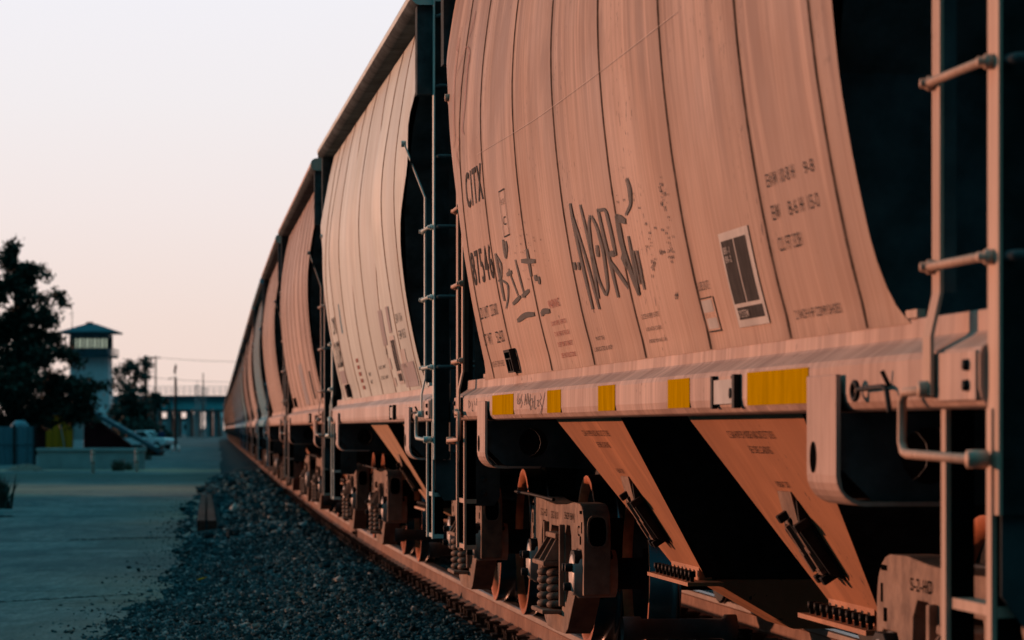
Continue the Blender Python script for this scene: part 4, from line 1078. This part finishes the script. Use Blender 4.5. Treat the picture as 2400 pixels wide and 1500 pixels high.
def weed(px,py,h,n,seed,lab,mat=M['weed'],wd=.25):
    Z=gz(py);rr=random.Random(seed);x=gx(px,Z);b=MB();sh=[]
    for i in range(n):
        a=rr.uniform(0,6.28);l=h*rr.uniform(.4,1);sp=rr.uniform(.1,1)*wd;p=Vector((rr.gauss(0,wd*.35),rr.gauss(0,wd*.35),-.02));e=p+Vector((math.cos(a)*sp,math.sin(a)*sp,l));m_=p+(e-p)*.5+Vector((0,0,l*.12));wv=Vector((-math.sin(a),math.cos(a),0))*h*.035
        b.add([p-wv,p+wv,m_+wv,m_-wv,e],[(0,1,2,3),(3,2,4)]);q=rr.random();sh+=[q]*5
    me=b.mesh('weed_clump',mat,False);at_=me.attributes.new('shade','FLOAT','POINT');at_.data.foreach_set('value',sh)
    o=bpy.data.objects.new('weed_clump',me);COL.objects.link(o);o.location=(x,Z,0);tag(o,lab,'weed','weeds growing by the path')
weed(276,1104,.55,70,1,'larger weed clump growing between the two pale bollards')
weed(300,1102,.42,60,2,'lower dark weed clump just left of the right bollard')
weed(-4,1192,.75,90,3,'dark leafy weed clump at the left edge of the asphalt path',M['leaf2'],.35)
weed(342,1078,.6,60,4,'weed tuft at the right end of the low concrete wall',M['weed'],.3)
weed(146,1095,.2,40,5,'small weed tuft at the foot of the low concrete wall')
# low bicycle-like scrap among the weeds: a bent blue grey sheet
Z=gz(1100);b=MB();x=gx(283,Z);b.obox((x-.28,Z+.3,.0),(.30,.1,.38),(.02,.28,0),(-.02,0,.03));b.obox((x+.02,Z+.32,.36),(.24,.02,-.30),(.02,.25,0),(.03,0,.02));b.obox((x-.16,Z+.35,.16),(.3,.1,.0),(.02,.05,0),(0,0,.03))
o=b.build('scrap_sheet',M['bluemetal'],bevel=.004);tag(o,'bent blue grey scrap sheet lying in the weeds between the bollards','scrap')

# a long clipped hedge added out of view on the left to block the low sun and shade the path
root=empty('shade_hedge',tp(60,30,0));tag(root,'long clipped hedge added out of view to shade the asphalt path','shade_hedge')
b=MB();bl=[];rr=random.Random(8);o0=root.location
vs=[];fs=[];ss=list(range(-30,330,4))
for s in ss:
    t=2.36+.10*math.sin(s*.21)+.07*math.sin(s*.57+1)
    if 104<s<120:t-=.75  # lowered gap lets a band of sun onto the path
    for off,z in((30.55,0),(30.5,t),(29.5,t),(29.45,0)):vs.append(tp(s,off,z)-o0)
    for k in range(3):bl.append((tp(s+rr.uniform(-2,2),30+rr.uniform(-.3,.3),t-.15+rr.uniform(-.25,.18))-o0,.42))
    bl.append((tp(s,29.5,1.0)-o0,.8));bl.append((tp(s+2,29.5,1.6)-o0,.7))
bl=[q_ for q_ in bl if True]
for i in range(len(ss)-1):
    for k in range(3):fs.append((i*4+k,i*4+k+1,i*4+k+5,i*4+k+4))
b.add(vs,fs);b.build('stems',M['bark'],root)
o=bpy.data.objects.new('crown',foliage(bl,.09,26000,21,depth=1));COL.objects.link(o);o.parent=root
# ------------------------------------------------------------------ bollards, wall, fence, sheds
for px,py,lab in((218,1109,'left pale striped bollard standing in front of the low wall'),(320,1106,'right pale striped bollard beside the weeds')):
    Z=gz(py);o=empty('bollard',(gx(px,Z),Z,0));tag(o,lab,'bollard','pale bollards in front of the low wall')
    b=MB();b.lathe([(0,-.05),(.062,-.05),(.062,.80),(.05,.83),(.02,.85),(0,.85)],(0,0,0),'z',16);b.build('post',M['bollard'],o)
    for z in(.33,.64,.77):
        b=MB();b.lathe([(.064,0),(.066,.01),(.066,.05),(.064,.06)],(0,0,z),'z',16);b.build('band',M['railweb'],o)
Z=133;root=empty('low_wall',(gx(215,Z),Z,0));tag(root,'low grey concrete wall with a cap, behind the bollards','wall')
b=MB();b.box(gx(88,Z)-root.location.x,gx(338,Z)-root.location.x,0,.35,-.1,.70);b.build('wall_face',M['concrete'],root,bevel=.01)
b=MB();b.box(gx(85,Z)-root.location.x,gx(341,Z)-root.location.x,-.06,.42,.702,.82);b.build('coping',M['concrete'],root,bevel=.01)
for i in range(1,5):
    b=MB();xx=gx(88+i*50,Z)-root.location.x;b.box(xx-.03,xx+.03,-.03,.0,-.05,.70);b.build('pilaster',M['concrete'],root)
def hrng(px0,px1,py0,py1,Z):return gx(px0,Z),gx(px1,Z),CAMZ+(1005-py1)/F*Z,CAMZ+(1005-py0)/F*Z
# corrugated sheet fence at the far left
Z=150;x0,x1,z0,z1=hrng(-160,82,1000,1090,Z);root=empty('sheet_fence',((x0+x1)/2,Z,0));tag(root,'blue grey corrugated sheet fence under the conifer','fence');cx=(x0+x1)/2
n=70;pr=[]
for i in range(n+1):pr.append((x0+(x1-x0)*i/n-cx,.035*math.sin(i*1.57)))
b=MB();vs=[(x,y,z) for z in(-.05,z1) for x,y in pr]+[(x,y+.02,z) for z in(-.05,z1) for x,y in pr];N=n+1
b.add(vs,[(i,i+1,N+i+1,N+i) for i in range(n)]+[(2*N+i,3*N+i,3*N+i+1,2*N+i+1) for i in range(n)]+[(N+i,N+i+1,3*N+i+1,3*N+i) for i in range(n)]);b.build('sheeting',M['bluemetal'],root)
for i in range(6):
    xx=x0+(x1-x0)*i/5-cx;b=MB();b.box(xx-.05,xx+.05,-.09,-.04,-.05,z1+.08);b.build('fence_post',M['pole'],root)
b=MB();b.box(x0-cx,x1-cx,-.055,-.037,z1*.55,z1*.55+.07);b.build('fence_rail',M['bluemetal'],root)
# tank shed behind the fence
Z=175;x0,x1,z0,z1=hrng(18,62,985,1085,Z);root=empty('storage_tank',((x0+x1)/2,Z+1,0));tag(root,'grey blue cylindrical storage tank rising behind the sheet fence','tank')
r_=(x1-x0)/2;b=MB();b.lathe([(0,0),(r_,0),(r_,z1-.25),(r_*.5,z1-.02),(0,z1)],(0,0,0),'z',28);b.build('shell',M['bluemetal'],root)
for z in(.6,1.2):b=MB();b.lathe([(r_+.003,z),(r_+.02,z+.02),(r_+.003,z+.04)],(0,0,0),'z',28);b.build('hoop',M['concrete'],root)
# yellow panel building, block pillar, red shed with a sloping roof
Z=205;x0,x1,z0,z1=hrng(84,170,972,1042,Z);root=empty('yellow_shed',((x0+x1)/2,Z,0));tag(root,'ochre yellow panelled shed behind the low wall','shed');w_=(x1-x0)/2
b=MB();b.box(-w_+.6,w_,.0,2.2,-.05,z1);b.build('panel_wall',M['yellowwall'],root,bevel=.01)
b=MB();b.box(-w_,-w_+.58,.05,2.2,-.05,z1-.1);b.build('side_bay',M['redwall'],root)
b=MB();b.box(-w_-.1,w_+.1,-.15,2.4,z1+.002,z1+.10);b.build('roof',M['roofteal'],root)
b=MB();b.tube([(w_*.35,-.05,z1*.75),(w_*.62,-.05,.1)],.03,8);b.build('conduit',M['concrete'],root)
for k in range(3):
    b=MB();xx=-w_+.6+(2*w_-.6)*(k+1)/4;b.box(xx-.012,xx+.012,-.012,-.001,0,z1-.05);b.build('panel_joint',M['bark'],root)
x0,x1,z0,z1=hrng(171,194,962,1042,Z);root=empty('block_pillar',((x0+x1)/2,Z,0));tag(root,'pale blockwork pillar beside the yellow shed','pillar');w_=(x1-x0)/2
b=MB();b.box(-w_,w_,.1,.7,.9,z1);b.build('shaft',M['concrete'],root,bevel=.01)
b=MB();b.box(-w_-.01,w_+.01,.09,.71,-.05,.898);b.build('white_base',M['whitepaint'],root,bevel=.01)
Z=200;root=empty('stair_shed',(gx(260,Z),Z,0));tag(root,'dark red wedge shaped shed with a long sloping teal roof','shed');ox=root.location.x
P=[at(196,962,Z),at(196,1046,Z),at(312,1046,Z)]
b=MB();pr=[(p.x-ox,p.z) for p in(P[0],P[1],P[2])];pr[1]=(pr[1][0],-.05);pr[2]=(pr[2][0]+.6,-.05);b.prism(pr,[],.05,2.0);b.build('side_wall',M['redwall'],root)
a=at(190,957,Z);c=at(374,1064,Z);d=Vector((c.x-a.x,0,c.z-a.z));nrm=Vector((-d.z,0,d.x)).normalized()*.22
b=MB();b.obox((a.x-ox,-.25,a.z),(d.x,0,d.z),(0,2.6,0),(nrm.x,0,nrm.z));rf=b.build('roof',M['roofteal'],root,bevel=.01)
for k in range(6):
    q=Vector((a.x-ox,-.25,a.z))+d*((k+.5)/6)+nrm;b=MB();b.obox(q-d.normalized()*.03,d.normalized()*.06,(0,2.6,0),nrm*.15);b.build('roof_batten',M['girder'],rf)
b=MB();q=at(345,1053,Z);b.box(q.x-ox-.6,q.x-ox+.75,.2,1.9,-.05,.5);b.build('end_block',M['pole'],root)
# soil heap at the left
Z=gz(1104);b=MB();N=18;vs=[];fs=[];rr=random.Random(4);x0,x1=gx(8,Z),gx(86,Z)
for j in range(7):
    for i in range(N):
        u=i/(N-1);v=j/6;vs.append((x0+(x1-x0)*u,Z+3.0*v,max(-.03,.24*abs(math.sin(u*3.1416))**.6*math.sin(v*3.1416)+rr.uniform(-.035,.04))))
for j in range(6):
    for i in range(N-1):fs.append((j*N+i,j*N+i+1,(j+1)*N+i+1,(j+1)*N+i))
b.add(vs,fs);o=b.build('soil_heap',M['soil']);tag(o,'low reddish heap of soil in front of the sheet fence','heap')
# control tower
Z=350;cxp=207;root=empty('control_tower',(gx(cxp,Z),Z+2.4,0));tag(root,'pale railway control tower with glazed cabin and balcony','tower')
k=Z/F;hh=lambda py:CAMZ+(1005-py)*k
w0=48*k;b=MB();
lv=[(1050,w0*1.25),(985,w0*1.14),(955,w0*1.0),(838,w0*.93)]
vs=[];fs=[]
for py,w_ in lv:
    z=hh(py) if py<1050 else -.1
    vs+=[(-w_,-w_*.9,z),(w_,-w_*.9,z),(w_,w_*.9,z),(-w_,w_*.9,z)]
for i in range(3):
    for q in range(4):fs.append((i*4+q,i*4+(q+1)%4,i*4+4+(q+1)%4,i*4+4+q))
b.add(vs,fs);b.build('shaft',M['towerwall'],root)
for xx in(-.62,-.22,.2,.62):
    b=MB();b.box(xx*w0-.05,xx*w0+.05,-w0*.9-.04,-w0*.83,hh(950),hh(842));b.build('wall_rib',M['towerwall'],root)
b=MB();wb=58*k;b.box(-wb,wb,-wb*.92,wb*.92,hh(838),hh(833));bal_=b.build('balcony',M['roofteal'],root)
b=MB()
for q in range(4):
    z=hh(836)+(q+1)*.20
    for y in(-wb*.92,wb*.92):b.tube([(-wb,y,z),(wb,y,z)],.03,6)
    for x in(-wb,wb):b.tube([(x,-wb*.92,z),(x,wb*.92,z)],.03,6)
for q in range(7):
    for y in(-wb*.92,wb*.92):b.tube([(-wb+q*wb/3,y,hh(833)),(-wb+q*wb/3,y,hh(818))],.035,6)
b.build('railing',M['roofteal'],bal_)
wc=44*k;b=MB();b.box(-wc,wc,-wc*.9,wc*.9,hh(832.5),hh(815));b.build('cabin_wall',M['bluemetal'],root)
b=MB();b.box(-wc*.97,wc*.97,-wc*.87,wc*.87,hh(814.9),hh(792));b.build('window',M['cabglass'],root)
b=MB()
for q in range(6):
    x=-wc+2*wc*q/5
    for y in(-wc*.9,wc*.9):b.box(x-.09,x+.09,y-.08,y+.08,hh(815),hh(791))
    y=-wc*.9+1.8*wc*q/5
    for x in(-wc,wc):b.box(x-.08,x+.08,y-.08,y+.08,hh(815),hh(791))
b.build('window_frame',M['roofteal'],root)
b=MB();b.box(-wc*1.05,wc*1.05,-wc*.95,wc*.95,hh(791),hh(783));b.build('cornice',M['bluemetal'],root)
we=67*k;b=MB();vs=[(-we,-we,hh(781)),(we,-we,hh(781)),(we,we,hh(781)),(-we,we,hh(781)),(-we,-we,hh(777)),(we,-we,hh(777)),(we,we,hh(777)),(-we,we,hh(777)),(-.5,0,hh(757)),(.5,0,hh(757))]
b.add(vs,[(3,2,1,0),(0,1,5,4),(1,2,6,5),(2,3,7,6),(3,0,4,7),(4,5,9,8),(6,7,8,9),(5,6,9),(7,4,8)]);rf=b.build('roof',M['roofteal'],root)
b=MB();b.box(-.5,.2,-.2,.2,hh(758),hh(753));b.build('ridge_cap',M['roofteal'],rf)
b=MB();b.tube([((162-cxp)*k,0,hh(775)),((162-cxp)*k,0,hh(718))],[.05,.02],6);b.tube([((162-cxp)*k-.12,0,hh(740)),((162-cxp)*k+.12,0,hh(740))],.03,6);b.build('antenna',M['pole'],rf)
# ------------------------------------------------------------------ poles, wires, lamp, signal masts
def pole(px,top,Z,r_,lab,arms=(),name='utility_pole',mat='pole'):
    o=empty(name,(gx(px,Z),Z,0));tag(o,lab,'pole','utility poles along the line');z=CAMZ+(1005-top)/F*Z
    b=MB();b.tube([(0,0,-.1),(0,0,z)],[r_,r_*.75],10);b.build('shaft',M[mat],o)
    for dz,l in arms:
        b=MB();b.box(-l,l,-.06,.06,z-dz,z-dz+.14);c=b.build('crossarm',M[mat],o)
        for x in(-l*.85,0,l*.85):b=MB();b.lathe([(0,.0),(.05,.0),(.06,.06),(.03,.14),(0,.14)],(x,0,z-dz+.14),'z',8);b.build('insulator',M['bluemetal'],c)
    return o
pole(341,833,420,.26,'thick dark utility pole rising from behind the leafy tree',((.5,.9),))
pole(365,834,560,.16,'thin distant utility pole beside the thick dark one',((.4,.8),))
pole(476,874,600,.12,'thin distant pole standing on the bridge side of the lattice masts')
def wire(p,q,sag,lab):
    b=MB();n=24;P=[]
    for i in range(n+1):
        f=i/n;v=Vector(p).lerp(Vector(q),f);v.z-=sag*4*f*(1-f);P.append(v)
    b.tube(P,.024,5);o=b.build('overhead_wire',M['pole']);tag(o,lab,'wire','overhead wires across the sky')
p1=at(341,835,420);
wire(at(240,850,420),p1,.5,'upper overhead wire between the tower and the thick utility pole')
wire(p1,at(760,841,420),.5,'upper overhead wire running from the thick pole behind the train')
wire(at(345,884,420),at(760,893,420),.4,'lower overhead wire running from the thick pole behind the train')
Z=255;o=empty('lamp_post',(gx(411.5,Z),Z,0));tag(o,'dark lamp post with side arm and a faded red flag on top','lamp post');k=Z/F;hz=lambda py:CAMZ+(1005-py)*k
b=MB();b.tube([(0,0,-.05),(0,0,hz(884))],[.12,.09],12);b.build('pole',M['pole'],o)
b=MB();b.tube([(0,0,hz(886)),(-.18,0,hz(884.5)),(-.36,0,hz(886.5))],.022,8);b.lathe([(0,.03),(.11,.0),(.17,-.05),(.0,-.06)],(-.46,0,hz(887)),'z',14);b.build('lamp_arm',M['pole'],o)
b=MB();b.tube([(0,0,hz(884)),(-.02,0,hz(853))],.018,8);fp=b.build('flag_staff',M['bollard'],o)
b=MB();pts=[(.0,854),(.10,855),(.12,862),(.06,868),(.07,874),(-.02,877),(-.10,874),(-.10,866),(-.05,860)]
b.prism([(x-.03,hz(y)) for x,y in pts[::-1]],[],-.02,.02);b.build('flag',M['signal'],fp)
for px,lab in((404,'left white painted boulder at the foot of the lamp post'),(418,'right white painted boulder at the foot of the lamp post')):
    Z=235;b=MB();bm=bmesh.new();bmesh.ops.create_icosphere(bm,subdivisions=2,radius=1)
    rr=random.Random(px);vs=[((v.co.x+rr.uniform(-.1,.1))*.15,(v.co.y+rr.uniform(-.1,.1))*.15,.2+(v.co.z+rr.uniform(-.1,.1))*.27) for v in bm.verts];fs=[tuple(v.index for v in f.verts) for f in bm.faces];bm.free()
    b.add(vs,fs);o=b.build('painted_boulder',M['silo']);o.location=(gx(px,Z),Z,0);tag(o,lab,'boulder','white boulders at the lamp post')
for px,top,lab in((462,905,'left lattice signal mast in front of the bridge'),(478,912,'right lattice signal mast in front of the bridge')):
    Z=480;o=empty('lattice_mast',(gx(px,Z),Z,0));tag(o,lab,'mast','lattice masts beside the track');z=CAMZ+(1005-top)/F*Z
    b=MB();w_=.26
    for x in(-w_,w_):
        for y in(-w_,w_):b.tube([(x,y,-.1),(x,y,z)],.035,6)
    n=9
    for i in range(n):
        z0,z1=z*i/n,z*(i+1)/n;s_=1 if i%2 else -1
        for y in(-w_,w_):b.tube([(-w_*s_,y,z0),(w_*s_,y,z1)],.024,5)
        for x in(-w_,w_):b.tube([(x,-w_*s_,z0),(x,w_*s_,z1)],.024,5)
    b.build('lattice',M['concrete'],o)
    b=MB();b.box(-.35,.35,-.05,.05,z+.002,z+.12);b.tube([(0,0,z),(0,0,z+.9)],.03,6);b.build('cap',M['concrete'],o)
# ------------------------------------------------------------------ road bridge
Z=640;root=empty('road_bridge',(gx(450,Z),Z,0));tag(root,'green steel road bridge on concrete piers crossing beyond the train','bridge');ox=root.location.x;k=Z/F;hz=lambda py:CAMZ+(1005-py)*k
xa,xb=gx(120,Z)-ox,gx(1250,Z)-ox
b=MB();b.box(xa,xb,0,9,hz(938),hz(927));b.build('parapet',M['roofteal'],root)
b=MB()
for y in(.6,4.5,8.4):b.box(xa,xb,y-.15,y+.15,hz(958),hz(938.3));b.box(xa,xb,y-.45,y+.45,hz(959.5),hz(958.2))
b.build('girder',M['girder'],root)
b=MB();px=140
while px<1240:
    x=gx(px,Z)-ox;b.box(x-.08,x+.08,.42,.449,hz(958),hz(938.5));px+=9
b.build('stiffener',M['girder'],root)
b=MB()
for py in(920,913,906):b.tube([(xa,.2,hz(py)),(xb,.2,hz(py))],.05,5)
n=80
for i in range(n+1):
    x=xa+(xb-xa)*i/n;b.tube([(x,.2,hz(927)),(x,.2,hz(906))],.045,5)
b.build('railing',M['bluemetal'],root)
for px in list(range(150,620,46)):
    b=MB();x=gx(px,Z)-ox;b.box(x-1.6,x+1.6,1.2,7.6,hz(966),hz(960))
    for xx in(-1.1,1.1):
        for y in(1.6,6.9):b.lathe([(.42,-.1),(.42,hz(966.2))],(x+xx,y,0),'z',14)
    b.build('pier',M['concrete'],root)
# ------------------------------------------------------------------ far things under and beyond the bridge
def block(name,lab,cat,px0,px1,py0,Z,mat,dep=12,roof=None,win=0,group=None):
    x0,x1,_,z1=hrng(px0,px1,py0,1005,Z);o=empty(name,((x0+x1)/2,Z,0));tag(o,lab,cat,group);w_=(x1-x0)/2
    b=MB();b.box(-w_,w_,0,dep,-.2,z1);b.build('wall',M[mat],o)
    b=MB();b.box(-w_-.3,w_+.3,-.3,dep+.3,z1+.002,z1+.5);b.build('roof',M[roof or 'roofteal'],o)
    for i in range(win):
        x=-w_+2*w_*(i+.5)/win;b=MB();b.box(x-w_/win*.5,x+w_/win*.5,-.05,-.002,z1*.35,z1*.7);b.build('window',M['winglass'],o)
    return o
block('warehouse','long low blue grey warehouse seen between the bridge piers','building',330,440,984,900,'fargrey',20,None,9)
block('depot_building','low grey depot building beyond the bridge, left of the white silos','building',452,476,1008,980,'fargrey',20,'concrete',3)
block('far_shed','blue grey shed with a flat roof at the left behind the tank','building',-140,84,992,420,'fargrey',12,None,6)
for px,w_,top,Zs,lab in((492,8,962,760,'narrow white silo glimpsed under the bridge beside the lattice masts'),(511,13,960,740,'broad white silo at the end of the train under the bridge'),(449,6,968,830,'small white silo beyond the bridge piers')):
    o=empty('white_silo',(gx(px,Zs),Zs,0));tag(o,lab,'silo','white silos beyond the bridge');r_=w_/F*Zs;z=CAMZ+(1005-top)/F*Zs
    b=MB();b.lathe([(0,-.1),(r_,-.1),(r_,z-r_*.5),(r_*.3,z),(0,z)],(0,0,0),'z',24);b.build('shell',M['silo'],o)
    b=MB();b.lathe([(r_+.01,0),(r_+.12,.1),(r_+.12,.3),(r_+.01,.4)],(0,0,z*.62),'z',24);b.build('hoop',M['concrete'],o)
tree('far_tree','far dark tree row end showing between the bridge piers',[(360,1010,16),(378,1016,12),(345,1018,14),(395,1022,9)],620,.45,900,12,360,990,.2,M['leaf2'],limbs=False)
# ------------------------------------------------------------------ parked pickup and the person
def pickup(px,py,Z,rz):
    o=empty('pickup_truck',(gx(px,Z),Z,0),rz);tag(o,'small white pickup truck parked beyond the sloping shed roof','truck')
    b=MB();side=[(-2.4,.42),(-2.4,.95),(-1.0,1.0),(-.85,1.0),(.95,1.02),(2.25,.93),(2.45,.8),(2.45,.42)]
    b.prism(side,[],-.86,.86);b.build('body',M['whitepaint'],o,bevel=.05)
    b=MB();cab=[(-.9,1.0),(-.75,1.60),(.25,1.62),(.95,1.02)];b.prism(cab,[],-.76,.76);c=b.build('cab',M['whitepaint'],o,bevel=.04)
    b=MB();b.prism([(-.68,1.07),(-.60,1.50),(.20,1.52),(.68,1.07)],[],-.765,.765);b.build('side_window',M['winglass'],c)
    b=MB();b.obox((.40,-.66,1.52),(.0,1.32,0),(.53,0,-.46),(.02,0,.02));b.build('windscreen',M['winglass'],c)
    b=MB();b.box(-2.3,-1.0,-.72,.72,.955,.99);b.build('load_bed',M['tyre'],o)
    for x in(-1.5,1.55):
        for y in(-.86,.86):
            b=MB();b.lathe([(.2,-.11),(.34,-.11),(.35,0),(.34,.11),(.2,.11)],(x,y,.34),'y',20);wq=b.build('wheel',M['tyre'],o)
            b=MB();b.lathe([(0,-.1),(.2,-.1),(.2,.1),(0,.1)],(x,y,.34),'y',16);b.build('rim',M['concrete'],wq)
    for y in(-.62,.62):
        b=MB();b.box(2.44,2.47,y-.14,y+.14,.70,.84);b.build('headlight',M['glass'],o)
    b=MB();b.box(2.42,2.53,-.85,.85,.42,.56);b.build('bumper',M['concrete'],o)
    return o
pickup(345,1060,262,R(-28)).scale=(.88,.88,.88)
def person(px,Z,h):
    o=empty('person',(gx(px,Z),Z,0));tag(o,'person standing in dark blue clothing near the lamp post, seen from afar','person');o.rotation_euler=(0,0,R(15))
    me=bpy.data.meshes.new('figure');s=h/1.75
    J=[((0,0,.95),.15),((0,0,1.2),.145),((0,0,1.42),.12),((0,0,1.52),.055),((0,-.01,1.60),.085),((0,-.01,1.70),.075),
       ((.19,0,1.40),.055),((.25,.02,1.14),.042),((.24,-.06,.92),.034),((.245,-.08,.84),.035),
       ((-.19,0,1.40),.055),((-.25,.02,1.14),.042),((-.24,-.06,.92),.034),((-.245,-.08,.84),.035),
       ((.09,0,.86),.095),((.10,.01,.48),.062),((.10,.03,.09),.045),((.11,-.12,.045),.04),
       ((-.09,0,.86),.095),((-.11,-.02,.48),.062),((-.12,.03,.09),.045),((-.13,-.12,.045),.04)]
    E=[(0,1),(1,2),(2,3),(3,4),(4,5),(2,6),(6,7),(7,8),(8,9),(2,10),(10,11),(11,12),(12,13),(0,14),(14,15),(15,16),(16,17),(0,18),(18,19),(19,20),(20,21)]
    me.from_pydata([tuple(q*s for q in p) for p,_ in J],E,[]);f=bpy.data.objects.new('figure',me);COL.objects.link(f);f.parent=o
    md=f.modifiers.new('skin','SKIN')
    for v,(p,r_) in zip(me.skin_vertices[0].data,J):v.radius=(r_*s,r_*s)
    me.skin_vertices[0].data[0].use_root=True
    f.modifiers.new('sub','SUBSURF').levels=2;f.modifiers['sub'].render_levels=2;me.materials.append(M['skin'])
    b=MB();b.lathe([(.13,.80),(.175,.84),(.18,1.05),(.17,1.2),(.185,1.38),(.12,1.47),(.07,1.5)],(0,0,0),'z',18)
    for x in(-1,1):b.tube([(x*.17,0,1.42),(x*.225,.01,1.28),(x*.255,.02,1.13),(x*.245,-.05,.95)],[.075,.068,.06,.05],10)
    b.v=[tuple(q*s for q in p) for p in b.v];b.build('jacket',M['cloth'],o)
    b=MB()
    for x in(-1,1):b.tube([(x*.085,0,.92),(x*.10,0,.5),(x*.11,.02,.07)],[.115,.085,.075],12)
    b.v=[tuple(q*s for q in p) for p in b.v];b.build('trousers',M['cloth'],o)
    b=MB();b.lathe([(.0,.115),(.06,.10),(.095,.05),(.098,.0),(.085,-.04)],(0,.012*s,1.665*s),'z',14);b.build('hair',M['bark'],o)
person(378,262,1.62)
print('meshes',len(bpy.data.objects))
